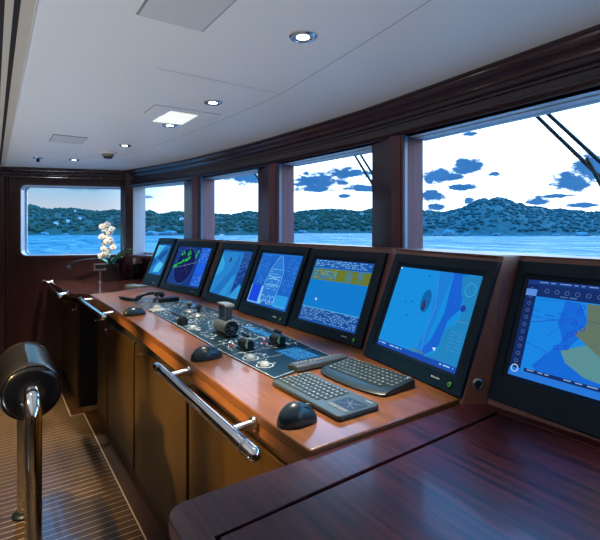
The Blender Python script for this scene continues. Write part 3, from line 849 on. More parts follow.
# ------------------------------------------------------------------ control panel and what is on it
t = thing('control_console', 'long black control plate crowded with buttons set in the worktop', 'control panel', (.95, 2.3, ZT)); CP = t
cp = [(.772, 1.275), (.766, 1.68), (.777, 2.17), (.793, 2.86), (.785, 3.33), (1.10, 3.26), (1.105, 3.14), (1.142, 2.54), (1.145, 1.94), (1.092, 1.36)]
mb = MB(M_PLATE); mb.prism(cp, ZT, ZT + .004); mb.build('plate', parent=t, bevel=.0015)
ZP = ZT + .004
cpv = [Vector(p) for p in cp]; cc = sum(cpv, Vector((0, 0))) / len(cp)
def flat_line(mb, pts, w, z):
    for p, q_ in zip(pts, pts[1:]):
        p, q_ = Vector(p), Vector(q_); d = (q_ - p)
        if d.length < 1e-6: continue
        n_ = Vector((-d.y, d.x)).normalized() * w / 2
        mb.face([(v.x, v.y, z) for v in (p + n_, q_ + n_, q_ - n_, p - n_)])
M_PRINT = mat('panel_print', (.6, .68, .70), .5, emit=(.40, .62, .66), es=.16)
mb = MB(M_PRINT)
ins = [p + (cc - p).normalized() * .012 for p in cpv]
flat_line(mb, [tuple(p) for p in ins] + [tuple(ins[0])], .0022, ZP + .0003)
for y in (1.50, 1.615, 1.79, 2.30, 2.72, 3.02): flat_line(mb, [(.785, y), (1.12 if y > 1.45 else 1.07, y + .02)], .0018, ZP + .0003)
R = random.Random(3)
for k in range(620):
    y = R.uniform(1.42, 3.26); x = R.uniform(.80, 1.10); l = R.uniform(.008, .024)
    if 1.38 < y < 1.60 and x > .90: continue
    if R.random() < .5: mb.box((x, y, ZP), (x + l, y + .0035, ZP + .0004))
    else: mb.box((x, y, ZP), (x + .0035, y + l, ZP + .0004))
mb.build('marking', parent=t, smooth=False)
# push buttons in rows
bmb = MB(mat('button_grey', (.24, .29, .29), .4)); bmb.box((-.008, -.006, 0), (.008, .006, .004)); b0 = bmb.build('button', parent=t, raw=True, bevel=.001)
b0.location = Vector((1.06, 2.2, ZP)) - t.location
rows = [(x, y) for y in (2.00, 2.05, 2.10, 2.36, 2.41, 2.46, 2.51, 2.80, 2.85, 2.90) for x in (.925, .955, .985, 1.015, 1.045, 1.075)] + [(x, y) for x in (.83, .86, .89) for y in (2.36, 2.41, 2.60, 2.64, 2.95, 3.00, 3.06)] + [(x, y) for x in (.84, .88, .92, .96, 1.0) for y in (3.12, 3.18)]
for i, (x, y) in enumerate(rows):
    o = b0.copy(); COL.objects.link(o); o.parent = t; o.location = Vector((x, y, ZP)) - t.location
b0.location = Vector((.95, 2.54, ZP)) - t.location
rk = MB(M_REDL); rk.box((-.006, -.0055, 0), (.006, .0055, .004)); r0 = rk.build('red_button', parent=t, raw=True, bevel=.001, label='red button')
for i, (x, y) in enumerate(((1.00, 1.745), (.965, 1.69), (.835, 1.735), (.83, 3.14), (.87, 3.10), (.845, 2.99))):
    o = r0 if i == 0 else r0.copy()
    if i: COL.objects.link(o); o.parent = t
    o.location = Vector((x, y, ZP)) - t.location
# round dials with a lit knob
for x, y, r in ((.818, 1.536, .030), (.817, 1.425, .031), (.826, 2.16, .026)):
    mb = MB([M_PRINT, M_PLATE]); flat_line(mb, [(x + r * math.cos(a * PI / 16), y + r * math.sin(a * PI / 16)) for a in range(33)], .003, ZP + .0004)
    mb.build('dial_ring', parent=t, smooth=False)
    mb = MB(mat('trackball_pearl', (.36, .42, .40), .25, coat=.5)); mb.lathe([(.019, 0), (.018, .006), (.013, .012), (.006, .015), (.0005, .016)], 20, Matrix.Translation((x, y, ZP))); mb.build('trackball', parent=t)
# strip display at the back, and the touch display near the keypad
s = Screen(.26, .042, (38, 130, 190)); s.dashes((120, 205, 240), .02, .1, .98, .9, 3, .7, .004, 51); s.dashes((20, 60, 110), .02, .1, .98, .9, 3, .3, .004, 52)
m4 = Matrix(((0, 1, 0, 1.040), (-1, 0, 0, 2.06), (0, 0, 1, ZP + .0008), (0, 0, 0, 1)))
s.mb.bm.transform(m4); s.mb.build('strip_display', parent=t, smooth=False)
s = Screen(.26, .036, (30, 105, 160)); s.dashes((110, 190, 225), .02, .1, .98, .9, 3, .6, .003, 55)
s.mb.bm.transform(Matrix(((0, 1, 0, 1.065), (-1, 0, 0, 3.03), (0, 0, 1, ZP + .0008), (0, 0, 0, 1)))); s.mb.build('strip_display', parent=t, smooth=False)
s = Screen(.165, .112, (22, 96, 160)); s.dashes((90, 190, 240), .05, .08, .95, .92, 9, .75, .004, 53)
s.mb.bm.transform(Matrix(((0, 1, 0, .944), (-1, 0, 0, 1.570), (0, 0, 1, ZP + .0008), (0, 0, 0, 1)))); s.mb.build('touch_display', parent=t, smooth=False)

# big arched throttle
t = thing('throttle', 'grey drum throttle with an arched handle standing on the control panel', 'throttle lever', (.900, 1.935, ZP)); t.scale = (.88, .88, .90)
mb = MB(M_BLACK); mb.box((-.040, -.066, 0), (.040, .080, .012)); mb.build('foot_plate', parent=t, raw=True, bevel=.004)
ax = Matrix.Translation((0, -.072, .047)) @ Matrix.Rotation(-PI / 2, 4, 'X')
mb = MB(M_CASTG); mb.lathe([(.030, 0), (.040, .003), (.041, .008), (.041, .142), (.038, .15), (.02, .152)], 28, ax); mb.build('drum', parent=t, raw=True)
mb = MB([M_BLACK, M_CASTG])
fr_ = Matrix.Translation((0, -.0725, .047)) @ Matrix.Rotation(PI / 2, 4, 'X')
mb.lathe([(.036, -.002), (.036, .003), (.031, .003), (.029, .001)], 26, fr_, cap=False); mb.lathe([(.029, .001), (.020, .001), (.018, .004), (.001, .004)], 26, fr_, cap=False)
mb.use(M_CASTG)
for k in range(8):
    a = k * PI / 4; mb.box((.020, -.003, .001), (.028, .003, .004), fr_ @ Matrix.Rotation(a, 4, 'Z'))
mb.lathe([(.012, .004), (.011, .007), (.001, .007)], 18, fr_); mb.build('dial_face', parent=t, raw=True)
for y in (-.038, .052):
    mb = MB(M_GREYP); mb.box((-.017, y - .008, .075), (.017, y + .008, .150)); mb.build('handle_arm', parent=t, raw=True, bevel=.004)
mb = MB(M_CASTG)
top = [(-.052, .148), (-.050, .158), (-.040, .166), (.054, .166), (.064, .158), (.066, .148), (.050, .150), (.046, .153), (-.030, .153), (-.036, .148)]
mb.loft([[(x, y, z) for y, z in top] for x in (-.027, -.019, .019, .027)]); mb.build('handle_grip', parent=t, raw=True, bevel=.003)

# two small azimuth levers
def lever(loc, label):
    t = thing('control_lever', label, 'control lever', loc, group='small black levers on the control panel')
    m4 = Matrix.Translation((0, -.03, .022)) @ Matrix.Rotation(-PI / 2, 4, 'X')
    mb = MB(M_BLACK); mb.box((-.024, -.03, 0), (.026, .045, .008)); mb.lathe([(.020, 0), (.022, .002), (.022, .068), (.018, .072)], 22, m4); mb.build('housing', parent=t, raw=True, bevel=.0015)
    mb = MB(M_GREENL)
    pth = [(.021 * math.cos(a), -.032, .022 + .021 * math.sin(a)) for a in [PI * (.62 + .055 * k) for k in range(8)]]
    mb.tube(pth, .0016, 6); mb.build('green_scale', parent=t, raw=True, label='glowing green scale')
    mb = MB(M_STEEL); mb.tube([(-.018, -.038, .016), (-.018, -.038, .062)], .0028, 8); mb.build('stem', parent=t, raw=True)
    mb = MB(M_BLACK); mb.tube([(-.018, -.052, .064), (-.018, -.048, .066), (-.018, -.008, .068), (-.018, -.004, .067)], [.004, .0075, .0075, .004], 12); mb.build('grip', parent=t, raw=True)
    return t
lv = lever((.862, 1.655, ZP), 'small black lever with green scale beside the arched throttle')
dup(lv, (1.005, 1.64, ZP), 0, 'small black lever with green scale behind the touch display')

# joysticks and the tall stick
def stick(loc, label):
    t = thing('joystick', label, 'joystick', loc, group='short joysticks on the control panel')
    mb = MB(M_CASTG); mb.lathe([(.001, 0), (.038, 0), (.038, .003), (.030, .010), (.014, .018), (.011, .020)], 22); mb.build('base', parent=t, raw=True)
    mb = MB(M_BLACK); mb.lathe([(.008, .015), (.007, .032), (.013, .038), (.017, .052), (.012, .062), (.001, .064)], 18); mb.build('knob', parent=t, raw=True)
    return t
js = stick((.973, 2.60, ZP), 'short joystick with pale round base by the ship diagram monitor')
dup(js, (.972, 2.455, ZP), 0, 'short joystick closer to the arched throttle')
js.children[1].data = js.children[1].data.copy(); js.children[1].data.materials[0] = M_CASTG
t = thing('control_stick', 'tall thin stick with black cap on a chrome disc', 'control stick', (.83, 2.775, ZP))
mb = MB(mat('pale_metal', (.62, .62, .56), .34, metal=.5)); mb.lathe([(.001, 0), (.048, 0), (.048, .004), (.036, .010), (.024, .014), (.022, .022), (.013, .028), (.009, .030)], 26); mb.build('base', parent=t, raw=True)
mb = MB(M_STEEL); mb.tube([(0, 0, .026), (0, 0, .085)], .006, 12); mb.lathe([(.006, .044), (.010, .047), (.010, .052), (.006, .055)], 14); mb.build('stem', parent=t, raw=True)
mb = MB(M_BLACK); mb.box((-.014, -.016, .084), (.014, .016, .112)); mb.build('cap', parent=t, raw=True, bevel=.004)
t = thing('tiller_handle', 'flat black tiller handle lying beside the pearl trackball', 'control lever', (.815, 2.28, ZP))
mb = MB(M_BLACK); mb.lathe([(.001, 0), (.028, 0), (.028, .020), (.024, .032), (.001, .034)], 22); mb.build('hub', parent=t, raw=True)
mb = MB(M_BLACK); mb.tube([(0, -.02, .034), (-.002, .05, .040), (-.004, .12, .042), (-.004, .15, .038)], [.014, .013, .015, .010], 12, flat=.6); mb.build('arm', parent=t, raw=True)

# telephone handset beyond the sticks
t = thing('telephone', 'black telephone handset lying in its cradle at the far end of the control panel', 'telephone', (.98, 3.28, ZT))
mb = MB(M_BLACK); mb.box((.895, 3.025, ZT + .004), (1.06, 3.090, ZT + .034)); mb.build('cradle', parent=t, bevel=.008)
mb = MB(M_BLACK)
pts = [(.800, 3.125, ZT + .022), (.808, 3.122, ZT + .036), (.835, 3.118, ZT + .054), (.88, 3.114, ZT + .062), (.93, 3.112, ZT + .060), (.962, 3.110, ZT + .050), (.972, 3.108, ZT + .034)]
mb.tube(pts, [.016, .018, .012, .011, .012, .018, .016], 14); mb.build('handset', parent=t)
mb = MB(M_BLACK); cpts = []
for k in range(110):
    f = k / 109; a = k * 1.0
    cpts.append((.735 + .070 * f + .004 * math.sin(f * 9), 3.34 - .19 * f + .010 * math.cos(a), ZT + .0150 + .010 * math.sin(a)))
mb.tube(cpts, .0036, 6); mb.build('coiled_cord', parent=t)

# keypad bar beside the touch display
t = thing('keypad', 'long dark grey keypad bar beside the blue touch display', 'keypad', (.985, 1.318, ZT))
mb = MB(mat('keypad_grey', (.05, .062, .066), .36)); mb.loft([[(.868 + dx, y, z) for y, z in ((1.288, ZT + .0045), (1.352, ZT + .0045), (1.350, ZT + .018), (1.300, ZT + .026), (1.290, ZT + .022))] for dx in (0, .232)]); mb.build('body', parent=t, bevel=.003)
kb = MB(M_CASTG); kb.box((-.006, -.005, 0), (.006, .005, .003)); k0 = kb.build('key', parent=t, raw=True, bevel=.001)
for i in range(12):
    for j in range(3):
        o = k0 if i == j == 0 else k0.copy()
        if i or j: COL.objects.link(o); o.parent = t
        o.location = Vector((.885 + i * .018, 1.310 + j * .014, ZT + .0245 - j * .002)) - t.location

# ------------------------------------------------------------------ keyboards
M_KEY = mat('keycap_black', (.040, .060, .064), .38)
M_LEGEND = mat('keycap_legend', (.42, .50, .52), .5)


def key_mesh(w, d):
    mb = MB([M_KEY, M_LEGEND]); a = [(-w / 2, -d / 2, 0), (w / 2, -d / 2, 0), (w / 2, d / 2, 0), (-w / 2, d / 2, 0)]; k = .0012
    b_ = [(x - math.copysign(k, x), y - math.copysign(k, y), .003) for x, y, _ in a]
    mb.loft([a, b_]); mb.use(M_LEGEND); mb.box((-w * .28, .0, .003), (-w * .28 + min(.0045, w * .4), d * .26, .0032)); return mb


def put_keys(t, rows, z_of, names='key'):
    meshes = {}
    for (x, y, w, d) in rows:
        k = (round(w, 4), round(d, 4))
        if k not in meshes:
            o = key_mesh(w, d).build('key', parent=t, raw=True, smooth=False); meshes[k] = o
        else:
            o = meshes[k].copy(); COL.objects.link(o); o.parent = t
        o.location = (x, y, z_of(y))


# compact keyboard with touchpad
t = thing('keyboard', 'slim compact keyboard with touchpad lying closest to the worktop edge', 'keyboard', (.810, 1.072, ZT), -PI / 2 + .006)
mb = MB([M_GREYP, M_BLACK]); mb.mats = [mat('keyboard_grey', (.045, .068, .074), .36), M_BLACK]
mb.prism(rrect(.340, .150, .014, 5), .003, .016); mb.build('body', parent=t, raw=True, bevel=.003)
mb = MB(M_BLACK); mb.prism(rrect(.335, .135, .010, 4), .0, .004); mb.build('underside', parent=t, raw=True)
rows = []
for r_ in range(6):
    y = .050 - r_ * .0192; n = 12; x0 = -.166 + (.002 if r_ else 0)
    if r_ == 5:
        x = x0
        for w in (.017, .017, .017, .076, .017, .017, .017, .017): rows.append((x + w / 2, y, w, .0150)); x += w + .0022
    else:
        for k in range(n): rows.append((x0 + .0085 + k * .0190, y, .0168, .0150 if r_ else .0115))
put_keys(t, rows, lambda y: .016)
mb = MB([M_BLACK, M_LEGEND]); mb.prism(rrect(.080, .062, .005, 4, .122, .006), .016, .0165); mb.use(M_LEGEND)
for p, q_ in (((.090, .02), (.155, -.012)), ((.092, -.014), (.15, .026)), ((.105, .03), (.14, -.02))): flat_line(mb, [p, q_], .0008, .0167)
mb.build('touchpad', parent=t, raw=True, smooth=False)
for x in (.103, .142):
    mb = MB(M_GREYP); mb.prism(rrect(.037, .014, .003, 3, x, -.038), .016, .0175); mb.build('touchpad_button', parent=t, raw=True)
mb = MB(M_WHITE)
for k in range(7): mb.box((.125 + k * .0042, .058, .016), (.125 + k * .0042 + .003, .0615, .0163))
mb.build('maker_mark', parent=t, raw=True, smooth=False)
mb = MB(M_GREYP); mb.prism(rrect(.012, .012, .002, 3, -.158, .066), .016, .019); mb.build('power_switch', parent=t, raw=True)

# curved black keyboard
t = thing('keyboard', 'thick black keyboard with a bowed front, in front of the large chart monitor', 'keyboard', (1.022, 1.112, ZT), -PI / 2 + .05); t.scale = (.94, .96, .96)
nx_ = 16
def bow(u): return -.085 - .016 * (1 - (2 * u) ** 2) * 1.0
mb = MB(mat('keyboard_black', (.014, .028, .034), .36))
rings = []
for k in range(nx_ + 1):
    u = -.5 + k / nx_; x = u * .318; f = bow(u); e = abs(2 * u) ** 6 * .012
    rings.append([(x, f + e, .003), (x, f + e - .002, .008), (x, f + e + .006, .013), (x, -.055, .016), (x, .075 - e, .028), (x, .082 - e, .024), (x, .082 - e, .003)])
mb.loft(rings); mb.build('body', parent=t, raw=True, angle=50)
rows = []
for r_ in range(6):
    y = .066 - r_ * .0212
    if r_ == 5:
        x = -.148
        for w in (.022, .018, .018, .088, .018, .018, .022, .0185, .0185): rows.append((x + w / 2, y, w, .0165)); x += w + .0028
    else:
        for k in range(15): rows.append((-.139 + k * .0199, y, .0172, .0165 if r_ else .011))
put_keys(t, rows, lambda y: .0168 + (y + .055) * (.012 / .13) - .0006)
mb = MB(M_CASTG); mb.lathe([(.009, 0), (.009, .004), (.006, .007), (.001, .008)], 14, Matrix.Translation((.142, .060, .027))); mb.build('volume_knob', parent=t, raw=True)

# ------------------------------------------------------------------ mice
def mouse(loc, rz, label, sc=1.0, hk=1.0):
    t = thing('computer_mouse', label, 'computer mouse', loc, rz, group='black mice on the worktop')
    mb = MB(M_RUBBER); rings = []
    L, W, Hh = .122 * sc, .076 * sc, .050 * sc * hk
    N = 18
    for i in range(N + 1):
        f = i / N; x = L * (f - .5)
        wd = W / 2 * (math.sin(PI * min(1, max(0.02, f * .94 + .03))) ** .45) * (1 - .10 * math.exp(-((f - .62) / .16) ** 2))
        ht = Hh * (math.sin(PI * (0.04 + f * .90) ** .80) ** .62)
        ring = []
        for j in range(15):
            a = PI * j / 14; y = -wd * math.cos(a); zc = math.sin(a) ** .75
            groove = .0
            ring.append((x, y * (1 + .05 * (zc < .6)), max(.001, ht * zc) + .001))
        ring = [(x, -wd * 1.0, .0008)] + ring + [(x, wd, .0008)]
        rings.append(ring)
    mb.loft(rings); mb.build('shell', parent=t, raw=True, angle=60)
    mb = MB(M_BLACK)
    for sgn in (-1, 1):
        pts = []
        for i in range(8):
            f = .60 + i * .05; x = L * (f - .5); wd = W / 2 * (math.sin(PI * (f * .94 + .03)) ** .45); ht = Hh * (math.sin(PI * (0.04 + f * .90) ** .80) ** .62)
            a = PI / 2 + sgn * .55; pts.append((x, -wd * math.cos(a) * 1.0, ht * math.sin(a) ** .75 + .0008))
        mb.tube(pts, .0013, 6)
    mb.build('button_groove', parent=t, raw=True)
    mb = MB(M_GREYP); f = .80; ht = Hh * (math.sin(PI * (0.04 + f * .90) ** .80) ** .62)
    mb.lathe([(.006, -.004), (.009, -.003), (.009, .003), (.006, .004)], 16, Matrix.Translation((L * (f - .5), 0, ht - .003)) @ Matrix.Rotation(PI / 2, 4, 'X')); mb.build('scroll_wheel', parent=t, raw=True)
    return t
mo = mouse((.648, .962, ZT), -.12, 'black mouse on the bare worktop corner beside the compact keyboard', .86, 1.28)
mouse((.683, 1.64, ZT), .05, 'black mouse below the arched throttle, midway along the worktop edge', 1.0)
mouse((.680, 2.70, ZT), .05, 'black mouse by the tall thin stick, far along the worktop edge', 1.0)

# ------------------------------------------------------------------ far worktop things
t = thing('notepad', 'pale green notepad lying in front of the slim monitor', 'notepad', (1.035, 4.03, ZT))
mb = MB(M_PAPER); mb.prism(rrect(.10, .18, .006, 3), .0, .010, Matrix.Rotation(.5, 4, 'Z')); mb.build('pages', parent=t, raw=True)
mb = MB(M_GREYP); mb.prism(rrect(.104, .02, .004, 3, 0, .085), .0, .015, Matrix.Rotation(.5, 4, 'Z')); mb.build('binding', parent=t, raw=True)

# orchid
PO = Vector((.935, 4.62, ZT - .001))
t = thing('orchid', 'white orchid arching over the worktop from a black square pot', 'potted plant', PO)
mb = MB(M_POT); a, c_ = .062, .072
mb.loft([[(sx * s_ , sy * s_, z) for sx, sy in ((-1, -1), (1, -1), (1, 1), (-1, 1))] for s_, z in ((a * .82, 0), (c_ * .95, .16), (c_ * .95, .165), (c_ * .82, .165), (c_ * .80, .14))]); mb.build('pot', parent=t, raw=True, smooth=False, bevel=.006)
def leaf(mb, az, L, lift, w=.028):
    L0 = []; N = 9; d = Vector((math.cos(az), math.sin(az), 0)); n_ = Vector((-d.y, d.x, 0))
    rings = []
    for i in range(N):
        f = i / (N - 1); p = d * (L * f) + Vector((0, 0, .155 + lift * math.sin(f * PI * .62) ))
        ww = w * math.sin(PI * (.12 + .85 * f)) ; rings.append([p - n_ * ww + Vector((0, 0, .006)), p - Vector((0, 0, .002)), p + n_ * ww + Vector((0, 0, .006)), p + Vector((0, 0, .001))])
    mb.loft(rings)
for az, L, lf in ((-.75, .24, .15), (-.40, .20, .12), (2.3, .12, .05), (-1.7, .13, .05), (.9, .18, .06), (-1.1, .17, .08)):
    mb = MB(M_LEAF); leaf(mb, az, L, lf); mb.build('leaf', parent=t, raw=True)
# spray direction: towards -X in the picture plane
def rel(px, py, D):
    d = bearing(px) * D; return Vector((d.x, d.y, EYE + (HY - py) / F * D)) - PO
Dp = PO.x * sn + PO.y * cs
stem = [rel(*q_) for q_ in ((122, 257, Dp), (123, 245, Dp), (121, 232, Dp), (118, 223, Dp), (112.5, 218.5, Dp - .03), (107, 222, Dp - .05), (104.5, 232, Dp - .06), (104, 246, Dp - .06), (101, 258, Dp - .06))]
mb = MB(M_STEM); mb.tube(stem, .0035, 8); mb.build('stem', parent=t, raw=True)
mb = MB(M_STEM); mb.tube([rel(124.5, 257, Dp + .02), rel(122.5, 240, Dp + .02), rel(121.5, 226, Dp + .01)], .0028, 6); mb.build('stake', parent=t, raw=True)
def flower(pos, face, r, spin):
    q_ = face.to_track_quat('Z', 'Y').to_matrix().to_4x4(); m4 = Matrix.Translation(pos) @ q_ @ Matrix.Rotation(spin, 4, 'Z')
    mb = MB(M_PETAL)
    for k in range(5):
        a = 2 * PI * k / 5 + PI / 2; wdt = .62 if k in (1, 4) else .40
        rings = []; N = 6
        for i in range(N):
            f = i / (N - 1); ww = r * wdt * math.sin(PI * (.10 + .88 * f)) ** .7; y = r * (.10 + .90 * f); z = .010 * math.sin(f * PI) - .008 * f
            rings.append([Vector((-ww, y, z - .004)), Vector((0, y, z)), Vector((ww, y, z - .004)), Vector((0, y, z - .0016))])
        mt = m4 @ Matrix.Rotation(a - PI / 2, 4, 'Z')
        mb.loft([[mt @ p for p in rg] for rg in rings])
    fl = mb.build('flower', parent=t, raw=True)
    mb = MB(M_PETALC); mb.lathe([(.001, .016), (.005, .013), (.007, .006), (.004, 0)], 10, m4); lp = mb.build('lip', parent=t, raw=True)
    lp.parent = fl
toc = (Vector((0, 0, .12)) - Vector((PO.x, PO.y, 0)).normalized())
R = random.Random(9)
for px, py in ((102, 226.5), (107.5, 224.5), (111.5, 229), (101.5, 237), (110.5, 239.5), (107, 242), (113, 247.5), (109, 250.5), (103.5, 249), (101, 256.5), (104.5, 254), (105, 233), (104, 229), (109.5, 233), (111.5, 243), (103.5, 243), (107, 255), (106, 238)):
    flower(rel(px, py, Dp - .06 + R.uniform(-.03, .03)), (toc + Vector((R.uniform(-.5, .3), R.uniform(-.3, .3), R.uniform(-.2, .3)))).normalized(), .033, R.uniform(-.3, .3))

# silver photo frame in front of the orchid
d = bearing(100) * 4.26
t = thing('photo_frame', 'small silver frame standing on the worktop under the orchid flowers', 'picture frame', (d.x, d.y, ZT - .001), -.30)
mb = MB(M_STEEL); mb.plate_hole(rrect(.104, .066, .006, 3, 0, .142), rrect(.076, .040, .003, 3, 0, .142), 0, .012, Matrix.Translation((0, -.006, 0)) @ Matrix.Rotation(PI / 2, 4, 'X')); mb.build('rim', parent=t, raw=True)
mb = MB(M_BLACK); mb.box((-.04, -.010, .12), (.04, -.004, .164)); mb.build('picture', parent=t, raw=True)
mb = MB(M_CHROME); mb.tube([(0, -.005, .112), (0, -.005, .010)], .005, 10); mb.lathe([(.001, 0), (.034, 0), (.034, .006), (.008, .012)], 20, Matrix.Translation((0, -.005, 0))); mb.build('stand', parent=t, raw=True)

# gooseneck lamp on the far wall
def fw(px, py, off=0):
    d = bearing(px); D = 5.205 / (d.y + .35 * d.x); p = d * D; return Vector((p.x, p.y, EYE + (HY - py) / F * D)) - FN * off
t = thing('gooseneck_lamp', 'thin black gooseneck lamp curving out of the wall under the far window', 'lamp', fw(126, 259))
pts = [fw(126, 259, .01), fw(116, 258.5, .06), fw(100, 258, .09), (fw(88, 259, .11)), fw(79, 260.5, .12), fw(74, 263, .12), fw(72, 266, .12)]
mb = MB(M_BLACK); mb.tube(pts, .009, 10); mb.build('neck', parent=t)
mb = MB(M_BLACK); p = fw(71.5, 266.5, .12); mb.lathe([(.010, .020), (.020, .012), (.026, -.012), (.022, -.014)], 16, Matrix.Translation(p)); mb.build('lamp_head', parent=t)
mb = MB(M_BLACK); mb.lathe([(.028, 0), (.028, .010), (.012, .018)], 16, Matrix.Translation(fw(126, 259, 0)) @ (-FN).to_track_quat('Z', 'Y').to_matrix().to_4x4()); mb.build('wall_mount', parent=t)
# socket plate under the corner
p = Vector((1.21, 4.685, Z(-.36)))
t = thing('power_socket', 'small dark power socket on the panelling under the corner window', 'socket', (1.20, 4.66, Z(-.40)), .5)
mb = MB(M_BLACK); mb.box((-.04, -.008, -.05), (.04, .012, .05)); mb.build('plate', parent=t, raw=True, bevel=.004)
mb = MB(M_GREYP); mb.plate_hole(rrect(.05, .06, .006, 3), rrect(.042, .052, .004, 3), 0, .003, Matrix.Translation((0, -.008, 0)) @ Matrix.Rotation(PI / 2, 4, 'X')); mb.build('insert', parent=t, raw=True)

# ------------------------------------------------------------------ leaning seat on chrome legs
LX = .128; LZ_ = .79
t = thing('leaning_seat', 'black leather bolster seat on two polished chrome tube legs', 'seat', (LX, 2.35, 0))
m4 = Matrix.Translation((LX, 2.10, LZ_)) @ Matrix.Rotation(-PI / 2, 4, 'X')
prof = [(.001, .004), (.05, .002), (.088, 0), (.099, .004), (.106, .014), (.109, .04)] + [(.1095, .04 + .40 * k / 6) for k in range(1, 7)] + [(.106, .462), (.098, .474), (.09, .478), (.001, .478)]
mb = MB(M_LEATHER); mb.lathe(prof, 40, m4); mb.build('bolster', parent=t, angle=60)
for yy in (2.112, 2.568):
    mb = MB(M_LEATHER); mb.tube([(LX + .1065 * math.cos(a * PI / 20), yy, LZ_ + .1065 * math.sin(a * PI / 20)) for a in range(41)], .0035, 8); mb.build('seam_piping', parent=t)
def leg(y_end, y_leg):
    sg = 1 if y_leg > y_end else -1; rb = .085; pts = [(LX, y_end - sg * .02, LZ_), (LX, y_leg - sg * rb, LZ_)]
    for k in range(1, 9):
        a = PI / 2 * k / 8; pts.append((LX, y_leg - sg * rb + sg * rb * math.sin(a), LZ_ - rb + rb * math.cos(a)))
    pts += [(LX, y_leg, .4), (LX, y_leg, .006)]
    mb = MB(M_CHROME); mb.tube(pts, .030, 24); l = mb.build('leg', parent=t, angle=60)
    mb = MB(M_BLACK); mb.lathe([(.001, .0), (.052, 0), (.052, .008), (.044, .016), (.034, .018)], 28, Matrix.Translation((LX, y_leg, 0))); f = mb.build('foot_flange', parent=t); f.parent = l; f.matrix_basis = Matrix.Identity(4)
leg(2.10, 2.005); leg(2.578, 2.675)
for y in (2.098, 2.580):
    mb = MB(M_CHROME); mb.lathe([(.034, -.003), (.046, -.003), (.046, .003), (.034, .003)], 28, Matrix.Translation((LX, y, LZ_)) @ Matrix.Rotation(PI / 2, 4, 'X')); mb.build('collar', parent=t)

# ------------------------------------------------------------------ wipers outside the glass
def out_pt(px, py, gi, off):
    """point off metres outside the facet G[gi]-G[gi+1]"""
    a, b_ = Vector(G[gi]), Vector(G[gi + 1]); u = (b_ - a).normalized(); n_ = Vector((u.y, -u.x)); p0 = a + n_ * off
    d = bearing(px); D = (p0.x * n_.x + p0.y * n_.y) / (d.x * n_.x + d.y * n_.y)
    return Vector((d.x * D, d.y * D, EYE + (HY - py) / F * D))
def wiper(gi, A, B, joint, tip, label, r):
    a0, a1 = [out_pt(x, y, gi, .07) for x, y in A]; b0_, b1 = [out_pt(x, y, gi, .075) for x, y in B]
    t = thing('window_wiper', label, 'wiper', a0, group='wipers outside the front windows')
    for p, q_ in ((a0, a1), (b0_, b1)):
        mb = MB(M_WIPER); mb.tube([p, p.lerp(q_, .5), q_], r, 8); mb.build('arm', parent=t)
    mb = MB(M_WIPER); m_ = [out_pt(x, y, gi, .055) for x, y in tip]; mb.tube([m_[0], m_[0].lerp(m_[1], .5), m_[1]], r * .9, 8); mb.build('blade', parent=t)
    mb = MB(M_WIPER)
    mb.tube([a0 + Vector((0, 0, .05)), a0], .02, 10); mb.tube([b0_ + Vector((0, 0, .05)), b0_], .02, 10); mb.build('pivot', parent=t)
wiper(3, ((521, 101), (601, 178)), ((534, 101), (618, 178)), None, ((587, 158), (640, 260)), 'double-armed black wiper outside the widest window, over the island', .0075)
wiper(5, ((351, 149), (376, 190)), ((357, 149), (381, 187)), None, ((371, 180), (392, 225)), 'black wiper at the window over the olive banded monitor', .0075)
wiper(7, ((252, 170), (268, 192)), ((256, 170), (272, 192)), None, ((264, 187), (276, 212)), 'small black wiper mostly hidden behind the middle post', .0075)

# ------------------------------------------------------------------ outside: sea, wooded shores, rocks, houses
EH = 8.0
ZSEA = EYE - EH
M_SEA = bpy.data.materials.new('sea_water'); M_SEA.use_nodes = True
nt = M_SEA.node_tree; nt.nodes.clear()
so = nt.nodes.new('ShaderNodeOutputMaterial'); smx = nt.nodes.new('ShaderNodeMixShader'); pass
sd = nt.nodes.new('ShaderNodeBsdfDiffuse'); sd.inputs['Color'].default_value = (.0, .098, .122, 1); sg = nt.nodes.new('ShaderNodeBsdfGlossy'); sg.inputs['Roughness'].default_value = .25
nt.links.new(sd.outputs[0], smx.inputs[1]); nt.links.new(sg.outputs[0], smx.inputs[2]); nt.links.new(smx.outputs[0], so.inputs['Surface'])
tc = nt.nodes.new('ShaderNodeTexCoord'); mp = nt.nodes.new('ShaderNodeMapping'); mp.inputs['Scale'].default_value = (.16, .16, 1); nt.links.new(tc.outputs['Object'], mp.inputs['Vector'])
n1 = nt.nodes.new('ShaderNodeTexNoise'); n1.inputs['Scale'].default_value = 3.2; n1.inputs['Detail'].default_value = 8; n1.inputs['Roughness'].default_value = .7; nt.links.new(mp.outputs['Vector'], n1.inputs['Vector'])
bp = nt.nodes.new('ShaderNodeBump'); bp.inputs['Strength'].default_value = 1; bp.inputs['Distance'].default_value = 1.4; nt.links.new(n1.outputs['Fac'], bp.inputs['Height']); nt.links.new(bp.outputs['Normal'], sd.inputs['Normal']); nt.links.new(bp.outputs['Normal'], sg.inputs['Normal'])
mp2 = nt.nodes.new('ShaderNodeMapping'); mp2.inputs['Scale'].default_value = (.11, .028, 1); mp2.inputs['Rotation'].default_value = (0, 0, -.6); nt.links.new(tc.outputs['Object'], mp2.inputs['Vector'])
n2 = nt.nodes.new('ShaderNodeTexNoise'); n2.inputs['Scale'].default_value = 1; n2.inputs['Detail'].default_value = 9; n2.inputs['Roughness'].default_value = .85; nt.links.new(mp2.outputs['Vector'], n2.inputs['Vector'])
mr = nt.nodes.new('ShaderNodeMapRange'); mr.inputs[1].default_value = .42; mr.inputs[2].default_value = .66; mr.inputs[3].default_value = .03; mr.inputs[4].default_value = .48; nt.links.new(n2.outputs['Fac'], mr.inputs[0]); nt.links.new(mr.outputs[0], smx.inputs[0])
mb = MB(M_SEA)
